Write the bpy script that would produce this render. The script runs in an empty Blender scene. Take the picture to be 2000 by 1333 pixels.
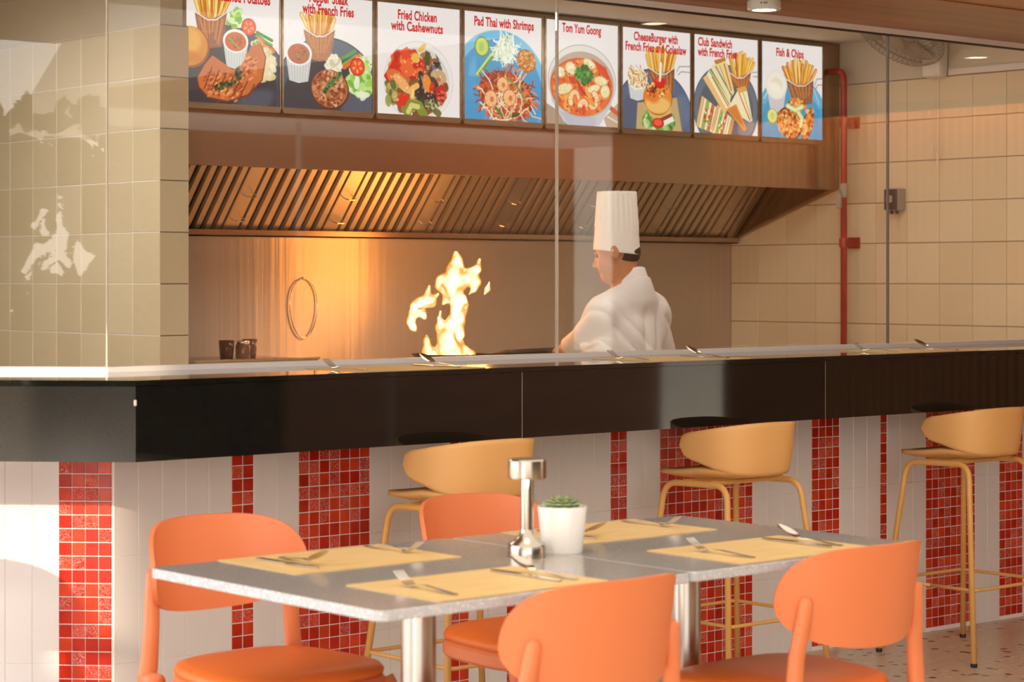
import bpy, bmesh, math, random
import numpy as np
from mathutils import Vector, Matrix
random.seed(7)
RNG = np.random.default_rng(11)
SC = bpy.context.scene
COL = SC.collection
PI = math.pi
R = math.radians

# ------------------------------------------------------------------ camera, world, sun, exposure
TH = R(49.3)                                  # the bar runs along +x; the camera looks 49.3 degrees off it
cam_data = bpy.data.cameras.new('camera')
cam = bpy.data.objects.new('camera', cam_data)
COL.objects.link(cam)
cam.location = (0, 0, 1.376)
cam.rotation_euler = (R(90), 0, TH - R(90))
cam_data.sensor_width = 36.0
cam_data.lens = 4300 / 2000 * 36.0
cam_data.shift_y = -(666.5 - 542) / 2000
cam_data.clip_end = 200
cam_data.dof.use_dof = True
cam_data.dof.focus_distance = 7.6
cam_data.dof.aperture_fstop = 5.6
SC.camera = cam

world = bpy.data.worlds.new('world')
SC.world = world
world.use_nodes = True
wn = world.node_tree.nodes
wl = world.node_tree.links
bg = wn['Background']
tcw = wn.new('ShaderNodeTexCoord')
sep = wn.new('ShaderNodeSeparateXYZ')
wl.new(tcw.outputs['Generated'], sep.inputs[0])
rampw = wn.new('ShaderNodeValToRGB')
rampw.color_ramp.elements[0].position = 0.0
rampw.color_ramp.elements[0].color = (1.0, 0.90, 0.78, 1)
rampw.color_ramp.elements[1].position = 0.6
rampw.color_ramp.elements[1].color = (0.62, 0.76, 1.0, 1)
wl.new(sep.outputs['Z'], rampw.inputs[0])
wl.new(rampw.outputs[0], bg.inputs['Color'])
bg.inputs['Strength'].default_value = 4.7

SUN_AZ = Vector((-0.90, -0.43, 0)).normalized()
SUN_EL = R(21)
sun_data = bpy.data.lights.new('sun', 'SUN')
sun = bpy.data.objects.new('sun', sun_data)
COL.objects.link(sun)
sun_data.energy = 4.5
sun_data.color = (1.0, 0.80, 0.58)
sun_data.angle = R(0.9)
to_sun = Vector((SUN_AZ.x * math.cos(SUN_EL), SUN_AZ.y * math.cos(SUN_EL), math.sin(SUN_EL)))
sun.rotation_euler = to_sun.to_track_quat('Z', 'Y').to_euler()
sun.location = to_sun * 30

SC.view_settings.view_transform = 'Standard'
SC.view_settings.look = 'None'
SC.view_settings.gamma = 1.0
SC.view_settings.use_curve_mapping = False
SC.view_settings.exposure = 0.08

# ------------------------------------------------------------------ materials
def new_mat(name):
    m = bpy.data.materials.new(name)
    m.use_nodes = True
    nt = m.node_tree
    b = nt.nodes['Principled BSDF']
    return m, nt, b

def rgb(c):
    return (c[0], c[1], c[2], 1.0)

def pmat(name, col, rough=0.5, metal=0.0, spec=0.5, coat=0.0, emit=None, estr=0.0, var=0.0, vscale=8.0, bump=0.0, bscale=60.0, stretch=(1, 1, 1), col2=None):
    m, nt, b = new_mat(name)
    b.inputs['Base Color'].default_value = rgb(col)
    b.inputs['Roughness'].default_value = rough
    b.inputs['Metallic'].default_value = metal
    b.inputs['Specular IOR Level'].default_value = spec
    b.inputs['Coat Weight'].default_value = coat
    if emit:
        b.inputs['Emission Color'].default_value = rgb(emit)
        b.inputs['Emission Strength'].default_value = estr
    if var or bump or col2:
        tc = nt.nodes.new('ShaderNodeTexCoord')
        mp = nt.nodes.new('ShaderNodeMapping')
        mp.inputs['Scale'].default_value = stretch
        nt.links.new(tc.outputs['Object'], mp.inputs[0])
        if var or col2:
            n = nt.nodes.new('ShaderNodeTexNoise')
            n.inputs['Scale'].default_value = vscale
            n.inputs['Detail'].default_value = 4
            nt.links.new(mp.outputs[0], n.inputs['Vector'])
            rp = nt.nodes.new('ShaderNodeValToRGB')
            c2 = col2 if col2 else tuple(max(0, c * (1 - var)) for c in col)
            rp.color_ramp.elements[0].position = 0.35
            rp.color_ramp.elements[1].position = 0.65
            rp.color_ramp.elements[0].color = rgb(c2)
            rp.color_ramp.elements[1].color = rgb(col)
            nt.links.new(n.outputs[0], rp.inputs[0])
            nt.links.new(rp.outputs[0], b.inputs['Base Color'])
        if bump:
            n2 = nt.nodes.new('ShaderNodeTexNoise')
            n2.inputs['Scale'].default_value = bscale
            n2.inputs['Detail'].default_value = 3
            nt.links.new(mp.outputs[0], n2.inputs['Vector'])
            bp = nt.nodes.new('ShaderNodeBump')
            bp.inputs['Strength'].default_value = bump
            bp.inputs['Distance'].default_value = 0.01
            nt.links.new(n2.outputs[0], bp.inputs['Height'])
            nt.links.new(bp.outputs[0], b.inputs['Normal'])
    return m

M = {}
M['plaster'] = pmat('plaster', (0.70, 0.64, 0.53), 0.8, var=0.05, vscale=3, bump=0.05, bscale=30)
M['grout_white'] = pmat('grout_white', (0.84, 0.79, 0.75), 0.8)
M['white_tile'] = pmat('white_tile', (0.78, 0.745, 0.72), 0.16, var=0.03, vscale=4)
M['grout_dark'] = pmat('grout_dark', (0.20, 0.16, 0.11), 0.9)
M['granite'] = pmat('granite', (0.007, 0.0065, 0.0055), 0.04, spec=0.42, col2=(0.013, 0.012, 0.010), vscale=260)
M['white_metal'] = pmat('white_metal', (0.82, 0.79, 0.76), 0.35)
M['seal'] = pmat('seal', (0.16, 0.13, 0.10), 0.4)
M['seal_light'] = pmat('seal_light', (0.62, 0.54, 0.44), 0.3)
M['black_metal'] = pmat('black_metal', (0.02, 0.018, 0.016), 0.5)
M['bronze'] = pmat('bronze', (0.42, 0.34, 0.25), 0.33, metal=1.0, var=0.3, vscale=5, stretch=(1, 1, 6))
M['red_paint'] = pmat('red_paint', (0.42, 0.03, 0.025), 0.3, var=0.25, vscale=20)
M['white_plastic'] = pmat('white_plastic', (0.78, 0.75, 0.70), 0.35)
M['grey_plastic'] = pmat('grey_plastic', (0.42, 0.38, 0.32), 0.45)
M['dark_plastic'] = pmat('dark_plastic', (0.035, 0.04, 0.045), 0.35)
M['orange_plastic'] = pmat('orange_plastic', (0.72, 0.205, 0.075), 0.42, spec=0.45, bump=0.02, bscale=400)
M['orange_leather'] = pmat('orange_leather', (0.74, 0.155, 0.02), 0.42, bump=0.06, bscale=260)
M['yellow_plastic'] = pmat('yellow_plastic', (0.77, 0.42, 0.145), 0.48, bump=0.02, bscale=400)
M['yellow_metal'] = pmat('yellow_metal', (0.72, 0.39, 0.115), 0.35)
M['rubber'] = pmat('rubber', (0.02, 0.018, 0.016), 0.6)
M['steel'] = pmat('steel', (0.48, 0.46, 0.43), 0.24, metal=1.0, bump=0.03, bscale=60, stretch=(30, 30, 0.5))
M['polished'] = pmat('polished', (0.80, 0.75, 0.68), 0.10, metal=1.0)
M['nickel'] = pmat('nickel', (0.46, 0.42, 0.36), 0.22, metal=1.0)
M['cutlery'] = pmat('cutlery', (0.62, 0.56, 0.48), 0.16, metal=1.0)
M['ceramic'] = pmat('ceramic', (0.84, 0.83, 0.82), 0.25)
M['soil'] = pmat('soil', (0.58, 0.66, 0.54), 0.9, var=0.5, vscale=90, bump=0.6, bscale=120)
M['leaf'] = pmat('leaf', (0.19, 0.26, 0.10), 0.5, col2=(0.33, 0.40, 0.24), vscale=40)
M['skin'] = pmat('skin', (0.60, 0.27, 0.13), 0.45, var=0.12, vscale=30)
M['hair'] = pmat('hair', (0.035, 0.022, 0.014), 0.5, bump=0.5, bscale=250)
M['cotton'] = pmat('cotton', (0.82, 0.81, 0.83), 0.85, bump=0.55, bscale=9, stretch=(1.3, 1.0, 0.7))
M['paper_hat'] = pmat('paper_hat', (0.88, 0.86, 0.84), 0.8)
M['trousers'] = pmat('trousers', (0.03, 0.03, 0.035), 0.8)
M['eye_white'] = pmat('eye_white', (0.10, 0.06, 0.04), 0.2)
M['iron'] = pmat('iron', (0.04, 0.035, 0.03), 0.4, metal=0.8)
M['cup_brown'] = pmat('cup_brown', (0.09, 0.030, 0.012), 0.2)
M['cup_glass'] = pmat('cup_glass', (0.22, 0.10, 0.06), 0.12)
M['lamp_face'] = pmat('lamp_face', (0.9, 0.9, 0.85), 0.4, emit=(1.0, 0.86, 0.62), estr=14)
M['table_lamp_glow'] = pmat('table_lamp_glow', (0.9, 0.8, 0.6), 0.4, emit=(1.0, 0.62, 0.22), estr=3.0)
M['asphalt'] = pmat('asphalt', (0.30, 0.26, 0.21), 0.9, var=0.3, vscale=2)
M['hedge'] = pmat('hedge', (0.035, 0.06, 0.022), 0.7, var=0.6, vscale=30)

def wood_mat(name, c1, c2, scale=6.0, axis=0, rough=0.35, spec=0.4):
    m, nt, b = new_mat(name)
    tc = nt.nodes.new('ShaderNodeTexCoord')
    mp = nt.nodes.new('ShaderNodeMapping')
    s = [14.0, 14.0, 14.0]
    s[axis] = 0.7
    mp.inputs['Scale'].default_value = s
    nt.links.new(tc.outputs['Object'], mp.inputs[0])
    n = nt.nodes.new('ShaderNodeTexNoise')
    n.inputs['Scale'].default_value = 1.0
    n.inputs['Detail'].default_value = 6
    n.inputs['Distortion'].default_value = 0.4
    nt.links.new(mp.outputs[0], n.inputs['Vector'])
    rp = nt.nodes.new('ShaderNodeValToRGB')
    rp.color_ramp.elements[0].position = 0.3
    rp.color_ramp.elements[1].position = 0.72
    rp.color_ramp.elements[0].color = rgb(c1)
    rp.color_ramp.elements[1].color = rgb(c2)
    nt.links.new(n.outputs[0], rp.inputs[0])
    nt.links.new(rp.outputs[0], b.inputs['Base Color'])
    b.inputs['Roughness'].default_value = rough
    b.inputs['Specular IOR Level'].default_value = spec
    return m
M['wood'] = wood_mat('wood', (0.24, 0.085, 0.028), (0.42, 0.17, 0.065))
M['wood_orange'] = wood_mat('wood_orange', (0.36, 0.11, 0.015), (0.52, 0.19, 0.03))
M['wood_slat'] = wood_mat('wood_slat', (0.48, 0.19, 0.06), (0.70, 0.32, 0.12), axis=2)

def cream_tile_mat():
    m, nt, b = new_mat('cream_tile')
    oi = nt.nodes.new('ShaderNodeObjectInfo')
    rp = nt.nodes.new('ShaderNodeValToRGB')
    rp.color_ramp.elements[0].color = rgb((0.69, 0.58, 0.395))
    rp.color_ramp.elements[1].color = rgb((0.77, 0.67, 0.48))
    nt.links.new(oi.outputs['Random'], rp.inputs[0])
    nt.links.new(rp.outputs[0], b.inputs['Base Color'])
    b.inputs['Roughness'].default_value = 0.22
    b.inputs['Specular IOR Level'].default_value = 0.35
    return m
M['cream_tile'] = cream_tile_mat()

def mosaic_mat(name, c, streak):
    m, nt, b = new_mat(name)
    b.inputs['Roughness'].default_value = 0.14
    b.inputs['Specular IOR Level'].default_value = 0.3
    tc = nt.nodes.new('ShaderNodeTexCoord')
    oi = nt.nodes.new('ShaderNodeObjectInfo')
    mul = nt.nodes.new('ShaderNodeMath'); mul.operation = 'MULTIPLY'; mul.inputs[1].default_value = 37.0
    nt.links.new(oi.outputs['Random'], mul.inputs[0])
    add = nt.nodes.new('ShaderNodeVectorMath'); add.operation = 'ADD'
    nt.links.new(tc.outputs['Object'], add.inputs[0])
    nt.links.new(mul.outputs[0], add.inputs[1])
    n = nt.nodes.new('ShaderNodeTexNoise')
    n.inputs['Scale'].default_value = 55.0 if streak else 14.0
    n.inputs['Detail'].default_value = 2.0
    n.inputs['Distortion'].default_value = 3.5 if streak else 0.5
    nt.links.new(add.outputs[0], n.inputs['Vector'])
    rp = nt.nodes.new('ShaderNodeValToRGB')
    cr = rp.color_ramp
    dk = tuple(x * 0.75 for x in c)
    if streak:
        cr.elements[0].position = 0.40; cr.elements[0].color = rgb(c)
        cr.elements[1].position = 0.62; cr.elements[1].color = rgb(c)
        e = cr.elements.new(0.47); e.color = rgb(c)
        e = cr.elements.new(0.505); e.color = rgb((0.78, 0.42, 0.36))
        e = cr.elements.new(0.54); e.color = rgb(dk)
    else:
        cr.elements[0].position = 0.35; cr.elements[0].color = rgb(dk)
        cr.elements[1].position = 0.65; cr.elements[1].color = rgb(c)
    nt.links.new(n.outputs[0], rp.inputs[0])
    nt.links.new(rp.outputs[0], b.inputs['Base Color'])
    if streak:
        bp = nt.nodes.new('ShaderNodeBump')
        bp.inputs['Strength'].default_value = 0.35
        bp.inputs['Distance'].default_value = 0.004
        nt.links.new(n.outputs[0], bp.inputs['Height'])
        nt.links.new(bp.outputs[0], b.inputs['Normal'])
    return m
M['red_a'] = mosaic_mat('mosaic_deep_red', (0.55, 0.022, 0.006), False)
M['red_b'] = mosaic_mat('mosaic_red', (0.68, 0.055, 0.016), False)
M['red_c'] = mosaic_mat('mosaic_marbled_red', (0.64, 0.042, 0.012), True)
M['red_d'] = mosaic_mat('mosaic_marbled_deep_red', (0.52, 0.022, 0.007), True)

def speckle_mat(name, base, chips, scale, rough, density=0.5, coat=0.0):
    m, nt, b = new_mat(name)
    tc = nt.nodes.new('ShaderNodeTexCoord')
    v = nt.nodes.new('ShaderNodeTexVoronoi')
    v.inputs['Scale'].default_value = scale
    nt.links.new(tc.outputs['Object'], v.inputs['Vector'])
    sepc = nt.nodes.new('ShaderNodeSeparateColor')
    nt.links.new(v.outputs['Color'], sepc.inputs[0])
    rp = nt.nodes.new('ShaderNodeValToRGB')
    rp.color_ramp.interpolation = 'CONSTANT'
    rp.color_ramp.elements[0].color = rgb(base)
    rp.color_ramp.elements[1].position = 1 - density
    rp.color_ramp.elements[1].color = rgb(chips[0])
    for i, c in enumerate(chips[1:]):
        e = rp.color_ramp.elements.new(1 - density + density * (i + 1) / len(chips))
        e.color = rgb(c)
    nt.links.new(sepc.outputs[0], rp.inputs[0])
    dist = nt.nodes.new('ShaderNodeValToRGB')
    dist.color_ramp.elements[0].position = 0.30
    dist.color_ramp.elements[1].position = 0.42
    nt.links.new(v.outputs['Distance'], dist.inputs[0])
    mix = nt.nodes.new('ShaderNodeMix'); mix.data_type = 'RGBA'
    nt.links.new(dist.outputs[0], mix.inputs['Factor'])
    nt.links.new(rp.outputs[0], mix.inputs[6])
    n = nt.nodes.new('ShaderNodeTexNoise')
    n.inputs['Scale'].default_value = scale * 2.2
    nt.links.new(tc.outputs['Object'], n.inputs['Vector'])
    rb = nt.nodes.new('ShaderNodeValToRGB')
    rb.color_ramp.elements[0].position = 0.3
    rb.color_ramp.elements[1].position = 0.7
    rb.color_ramp.elements[0].color = rgb(tuple(x * 0.85 for x in base))
    rb.color_ramp.elements[1].color = rgb(tuple(min(1, x * 1.1) for x in base))
    nt.links.new(n.outputs[0], rb.inputs[0])
    nt.links.new(rb.outputs[0], mix.inputs[7])
    nt.links.new(mix.outputs[2], b.inputs['Base Color'])
    b.inputs['Roughness'].default_value = rough
    b.inputs['Coat Weight'].default_value = coat
    return m
M['terrazzo'] = speckle_mat('terrazzo', (0.63, 0.50, 0.34), [(0.10, 0.045, 0.02), (0.42, 0.17, 0.07), (0.72, 0.60, 0.46), (0.20, 0.09, 0.04)], 24.0, 0.30, 0.42)
M['table_stone'] = speckle_mat('table_stone', (0.345, 0.32, 0.295), [(0.47, 0.44, 0.41), (0.26, 0.24, 0.225), (0.40, 0.37, 0.345)], 230.0, 0.16, 0.6)
M['table_edge'] = speckle_mat('table_edge', (0.50, 0.51, 0.53), [(0.72, 0.73, 0.75), (0.36, 0.38, 0.42)], 160.0, 0.4, 0.6)

def brushed_mat(name, col, rough, aniso=0.0, rot=0.0, bmp=0.05):
    m, nt, b = new_mat(name)
    tc = nt.nodes.new('ShaderNodeTexCoord')
    mp = nt.nodes.new('ShaderNodeMapping')
    mp.inputs['Scale'].default_value = (26, 26, 0.5)
    nt.links.new(tc.outputs['Object'], mp.inputs[0])
    n = nt.nodes.new('ShaderNodeTexNoise')
    n.inputs['Scale'].default_value = 1.0
    n.inputs['Detail'].default_value = 3
    nt.links.new(mp.outputs[0], n.inputs['Vector'])
    bp = nt.nodes.new('ShaderNodeBump')
    bp.inputs['Strength'].default_value = bmp
    bp.inputs['Distance'].default_value = 0.01
    nt.links.new(n.outputs[0], bp.inputs['Height'])
    nt.links.new(bp.outputs[0], b.inputs['Normal'])
    b.inputs['Base Color'].default_value = rgb(col)
    b.inputs['Metallic'].default_value = 0.7 if aniso else 1.0
    b.inputs['Roughness'].default_value = rough
    b.inputs['Anisotropic'].default_value = aniso
    b.inputs['Anisotropic Rotation'].default_value = rot
    if aniso:
        tg = nt.nodes.new('ShaderNodeTangent')
        tg.direction_type = 'RADIAL'
        tg.axis = 'Z'
        nt.links.new(tg.outputs[0], b.inputs['Tangent'])
    return m
M['wall_steel'] = brushed_mat('wall_steel', (0.66, 0.58, 0.50), 0.46, 0.85, 0.25, 0.25)
M['hood_steel'] = brushed_mat('hood_steel', (0.40, 0.30, 0.215), 0.28)
M['filter_steel'] = brushed_mat('filter_steel', (0.66, 0.58, 0.47), 0.48)
M['range_steel'] = brushed_mat('range_steel', (0.55, 0.52, 0.48), 0.25)

def glass_mat():
    m, nt, b = new_mat('pane_glass')
    nt.nodes.remove(b)
    out = nt.nodes['Material Output']
    tr = nt.nodes.new('ShaderNodeBsdfTransparent')
    tr.inputs['Color'].default_value = (0.98, 0.98, 0.97, 1)
    gl = nt.nodes.new('ShaderNodeBsdfGlossy')
    gl.inputs['Roughness'].default_value = 0.0
    fr = nt.nodes.new('ShaderNodeFresnel')
    ge = nt.nodes.new('ShaderNodeNewGeometry')
    mr = nt.nodes.new('ShaderNodeMapRange')           # both faces of the sheet reflect like air to glass
    mr.inputs['To Min'].default_value = 1.5
    mr.inputs['To Max'].default_value = 1 / 1.5
    nt.links.new(ge.outputs['Backfacing'], mr.inputs['Value'])
    nt.links.new(mr.outputs[0], fr.inputs['IOR'])
    mx = nt.nodes.new('ShaderNodeMixShader')
    nt.links.new(fr.outputs[0], mx.inputs[0])
    nt.links.new(tr.outputs[0], mx.inputs[1])
    nt.links.new(gl.outputs[0], mx.inputs[2])
    nt.links.new(mx.outputs[0], out.inputs['Surface'])
    return m
M['glass'] = glass_mat()

def fabric_mat():
    m, nt, b = new_mat('added_awning_fabric')
    nt.nodes.remove(b)
    out = nt.nodes['Material Output']
    df = nt.nodes.new('ShaderNodeBsdfDiffuse'); df.inputs['Color'].default_value = (0.80, 0.74, 0.66, 1)
    tl = nt.nodes.new('ShaderNodeBsdfTranslucent'); tl.inputs['Color'].default_value = (0.95, 0.86, 0.74, 1)
    mx = nt.nodes.new('ShaderNodeMixShader'); mx.inputs[0].default_value = 0.62
    nt.links.new(df.outputs[0], mx.inputs[1])
    nt.links.new(tl.outputs[0], mx.inputs[2])
    nt.links.new(mx.outputs[0], out.inputs['Surface'])
    return m
M['awning'] = fabric_mat()

def flame_mat(name, inner, outer, strength, edge):
    m, nt, b = new_mat(name)
    nt.nodes.remove(b)
    out = nt.nodes['Material Output']
    lw = nt.nodes.new('ShaderNodeLayerWeight')
    lw.inputs['Blend'].default_value = 0.5
    inv = nt.nodes.new('ShaderNodeMath'); inv.operation = 'SUBTRACT'; inv.inputs[0].default_value = 1.0
    nt.links.new(lw.outputs['Facing'], inv.inputs[1])
    tc = nt.nodes.new('ShaderNodeTexCoord')
    n = nt.nodes.new('ShaderNodeTexNoise')
    n.inputs['Scale'].default_value = 16
    n.inputs['Detail'].default_value = 3
    nt.links.new(tc.outputs['Object'], n.inputs['Vector'])
    mul = nt.nodes.new('ShaderNodeMath'); mul.operation = 'MULTIPLY_ADD'
    mul.inputs[1].default_value = 0.7
    nt.links.new(n.outputs[0], mul.inputs[0])
    nt.links.new(inv.outputs[0], mul.inputs[2])
    sub = nt.nodes.new('ShaderNodeMath'); sub.operation = 'SUBTRACT'; sub.inputs[1].default_value = 0.35
    nt.links.new(mul.outputs[0], sub.inputs[0])
    rp = nt.nodes.new('ShaderNodeValToRGB')
    rp.color_ramp.elements[0].position = 0.22
    rp.color_ramp.elements[0].color = rgb(outer)
    rp.color_ramp.elements[1].position = 1.0
    rp.color_ramp.elements[1].color = rgb(inner)
    e = rp.color_ramp.elements.new(0.66)
    e.color = rgb((0.52, 0.22, 0.045))
    nt.links.new(sub.outputs[0], rp.inputs[0])
    em = nt.nodes.new('ShaderNodeEmission')
    em.inputs['Strength'].default_value = strength
    nt.links.new(rp.outputs[0], em.inputs['Color'])
    tr = nt.nodes.new('ShaderNodeBsdfTransparent')
    ra = nt.nodes.new('ShaderNodeValToRGB')
    ra.color_ramp.elements[0].position = 0.12
    ra.color_ramp.elements[0].color = (0, 0, 0, 1)
    ra.color_ramp.elements[1].position = edge
    ra.color_ramp.elements[1].color = (1, 1, 1, 1)
    nt.links.new(sub.outputs[0], ra.inputs[0])
    mx = nt.nodes.new('ShaderNodeMixShader')
    nt.links.new(ra.outputs[0], mx.inputs[0])
    nt.links.new(tr.outputs[0], mx.inputs[1])
    nt.links.new(em.outputs[0], mx.inputs[2])
    nt.links.new(mx.outputs[0], out.inputs['Surface'])
    return m
M['flame'] = flame_mat('flame', (1.0, 0.78, 0.45), (0.30, 0.080, 0.010), 2.4, 0.72)

def placemat_mat():
    m, nt, b = new_mat('woven_mat')
    tc = nt.nodes.new('ShaderNodeTexCoord')
    mp = nt.nodes.new('ShaderNodeMapping')
    mp.inputs['Scale'].default_value = (4, 60, 4)
    nt.links.new(tc.outputs['Object'], mp.inputs[0])
    n = nt.nodes.new('ShaderNodeTexNoise')
    n.inputs['Scale'].default_value = 2.0
    nt.links.new(mp.outputs[0], n.inputs['Vector'])
    rp = nt.nodes.new('ShaderNodeValToRGB')
    rp.color_ramp.elements[0].position = 0.3
    rp.color_ramp.elements[1].position = 0.7
    rp.color_ramp.elements[0].color = rgb((0.62, 0.40, 0.14))
    rp.color_ramp.elements[1].color = rgb((0.74, 0.53, 0.23))
    nt.links.new(n.outputs[0], rp.inputs[0])
    nt.links.new(rp.outputs[0], b.inputs['Base Color'])
    b.inputs['Roughness'].default_value = 0.55
    return m
M['woven_mat'] = placemat_mat()

# ------------------------------------------------------------------ geometry helpers
class MB:
    """collects plain geometry; build() links it as ONE mesh object"""
    def __init__(self):
        self.v = []
        self.f = []
        self.mi = []

    def add(self, vs, fs, mi=0, M4=None):
        o = len(self.v)
        if M4 is not None:
            vs = [M4 @ Vector(p) for p in vs]
        self.v += [tuple(p) for p in vs]
        self.f += [tuple(i + o for i in f) for f in fs]
        self.mi += [mi] * len(fs)
        return self

    def box(self, x0, x1, y0, y1, z0, z1, mi=0, M4=None):
        vs = [(x0, y0, z0), (x1, y0, z0), (x1, y1, z0), (x0, y1, z0), (x0, y0, z1), (x1, y0, z1), (x1, y1, z1), (x0, y1, z1)]
        fs = [(3, 2, 1, 0), (4, 5, 6, 7), (0, 1, 5, 4), (1, 2, 6, 5), (2, 3, 7, 6), (3, 0, 4, 7)]
        return self.add(vs, fs, mi, M4)

    def rbox(self, x0, x1, y0, y1, z0, z1, r=0.003, seg=2, mi=0, M4=None):
        bm = bmesh.new()
        bmesh.ops.create_cube(bm, size=1.0)
        for vv in bm.verts:
            vv.co = Vector(((x0 + x1) / 2 + vv.co.x * (x1 - x0), (y0 + y1) / 2 + vv.co.y * (y1 - y0), (z0 + z1) / 2 + vv.co.z * (z1 - z0)))
        bmesh.ops.bevel(bm, geom=list(bm.edges), offset=r, segments=seg, affect='EDGES', profile=0.5)
        bm.verts.index_update()
        self.add([v.co.copy() for v in bm.verts], [[v.index for v in f.verts] for f in bm.faces], mi, M4)
        bm.free()
        return self

    def prism(self, pts, z0, z1, mi=0, M4=None, b=0.0):
        n = len(pts)
        if b:
            c = Vector((sum(p[0] for p in pts) / n, sum(p[1] for p in pts) / n))
            ins = []
            for p in pts:
                d = Vector((p[0], p[1])) - c
                L = d.length
                d = d * ((L - b) / L) + c
                ins.append((d.x, d.y))
            rings = [(ins, z0), (pts, z0 + b), (pts, z1 - b), (ins, z1)]
        else:
            rings = [(pts, z0), (pts, z1)]
        vs = []
        for pp, z in rings:
            vs += [(p[0], p[1], z) for p in pp]
        fs = []
        for k in range(len(rings) - 1):
            for i in range(n):
                j = (i + 1) % n
                fs.append((k * n + i, k * n + j, (k + 1) * n + j, (k + 1) * n + i))
        fs.append(tuple(reversed(range(n))))
        fs.append(tuple((len(rings) - 1) * n + i for i in range(n)))
        return self.add(vs, fs, mi, M4)

    def lathe(self, prof, n=24, mi=0, M4=None, cap=True):
        vs = []
        for r_, z in prof:
            for i in range(n):
                a = 2 * PI * i / n
                vs.append((r_ * math.cos(a), r_ * math.sin(a), z))
        fs = []
        for k in range(len(prof) - 1):
            for i in range(n):
                j = (i + 1) % n
                fs.append((k * n + i, k * n + j, (k + 1) * n + j, (k + 1) * n + i))
        if cap:
            fs.append(tuple(reversed(range(n))))
            fs.append(tuple((len(prof) - 1) * n + i for i in range(n)))
        return self.add(vs, fs, mi, M4)

    def tube(self, pts, rad, n=10, mi=0, M4=None, flat=1.0, closed=False):
        pts = [Vector(p) for p in pts]
        m = len(pts)
        rads = rad if isinstance(rad, (list, tuple)) else [rad] * m
        tang = []
        for i in range(m):
            a = pts[(i - 1) % m] if (closed or i > 0) else pts[i]
            c = pts[(i + 1) % m] if (closed or i < m - 1) else pts[i]
            tang.append((c - a).normalized())
        up = Vector((0, 0, 1)) if abs(tang[0].z) < 0.9 else Vector((1, 0, 0))
        nrm = (up - tang[0] * up.dot(tang[0])).normalized()
        vs = []
        for i in range(m):
            t = tang[i]
            nrm = (nrm - t * nrm.dot(t)).normalized()
            bi = t.cross(nrm)
            for k in range(n):
                a = 2 * PI * k / n
                vs.append(pts[i] + nrm * (math.cos(a) * rads[i]) + bi * (math.sin(a) * rads[i] * flat))
        fs = []
        for i in range(m if closed else m - 1):
            i2 = (i + 1) % m
            for k in range(n):
                k2 = (k + 1) % n
                fs.append((i * n + k, i * n + k2, i2 * n + k2, i2 * n + k))
        if not closed:
            fs.append(tuple(reversed(range(n))))
            fs.append(tuple((m - 1) * n + k for k in range(n)))
        return self.add(vs, fs, mi, M4)

    def grid(self, fn, nu, nv, mi=0, M4=None, flip=False):
        vs = [fn(i / nu, j / nv) for i in range(nu + 1) for j in range(nv + 1)]
        fs = []
        for i in range(nu):
            for j in range(nv):
                a = i * (nv + 1) + j
                q = (a, a + 1, a + nv + 2, a + nv + 1)
                fs.append(tuple(reversed(q)) if flip else q)
        return self.add(vs, fs, mi, M4)

    def mesh(self, name, mats, smooth=False):
        me = bpy.data.meshes.new(name)
        me.from_pydata(self.v, [], self.f)
        for m in (mats if isinstance(mats, (list, tuple)) else [mats]):
            me.materials.append(m)
        me.polygons.foreach_set('material_index', self.mi)
        if smooth:
            me.polygons.foreach_set('use_smooth', [True] * len(me.polygons))
        me.update()
        if smooth == 'auto':
            me.set_sharp_from_angle(angle=R(38))
        return me

    def build(self, name, mats, parent=None, smooth=False, loc=None):
        return link(name, self.mesh(name, mats, smooth), parent, loc)

def link(name, data, parent=None, loc=None, rotz=0.0):
    o = bpy.data.objects.new(name, data)
    COL.objects.link(o)
    if parent is not None:
        o.parent = parent
    if loc is not None:
        o.location = loc
    if rotz:
        o.rotation_euler = (0, 0, rotz)
    return o

def tag(o, label, cat, group=None):
    o['label'] = label
    o['category'] = cat
    if group:
        o['group'] = group
    return o

def thing(name, label, cat, loc=(0, 0, 0), rotz=0.0, group=None):
    return tag(link(name, None, None, loc, rotz), label, cat, group)

def struct(o, label=None):
    o['kind'] = 'structure'
    if label:
        o['label'] = label
        o['category'] = o.name.split('_')[0]
    return o

KIDS = {}
def kids(o):
    return [c for c in COL.objects if c.parent is o]

def dup(root, loc, rotz=None, label=None):
    r = root.copy()
    COL.objects.link(r)
    r.location = loc
    if rotz is not None:
        r.rotation_euler = (0, 0, rotz)
    if label:
        r['label'] = label
    for ch in list(root.children):
        c = ch.copy()
        COL.objects.link(c)
        c.parent = r
        for g in list(ch.children):
            d = g.copy()
            COL.objects.link(d)
            d.parent = c
    return r

def tile_mesh(name, w, h, t, mat, bev=0.002):
    """a tile in the local xz plane, face towards -y, back at y=0, lower left corner at the origin"""
    mb = MB()
    b = bev
    vs = [(0, 0, 0), (w, 0, 0), (w, 0, h), (0, 0, h),
          (0, -t + b, 0), (w, -t + b, 0), (w, -t + b, h), (0, -t + b, h),
          (b, -t, b), (w - b, -t, b), (w - b, -t, h - b), (b, -t, h - b)]
    fs = [(0, 1, 5, 4), (1, 2, 6, 5), (2, 3, 7, 6), (3, 0, 4, 7), (4, 5, 9, 8), (5, 6, 10, 9), (6, 7, 11, 10), (7, 4, 8, 11), (8, 9, 10, 11)]
    return mb.add(vs, fs).mesh(name, mat)

def arc(c, r, a0, a1, n):
    return [(c[0] + r * math.cos(a0 + (a1 - a0) * i / n), c[1] + r * math.sin(a0 + (a1 - a0) * i / n)) for i in range(n + 1)]

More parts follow.
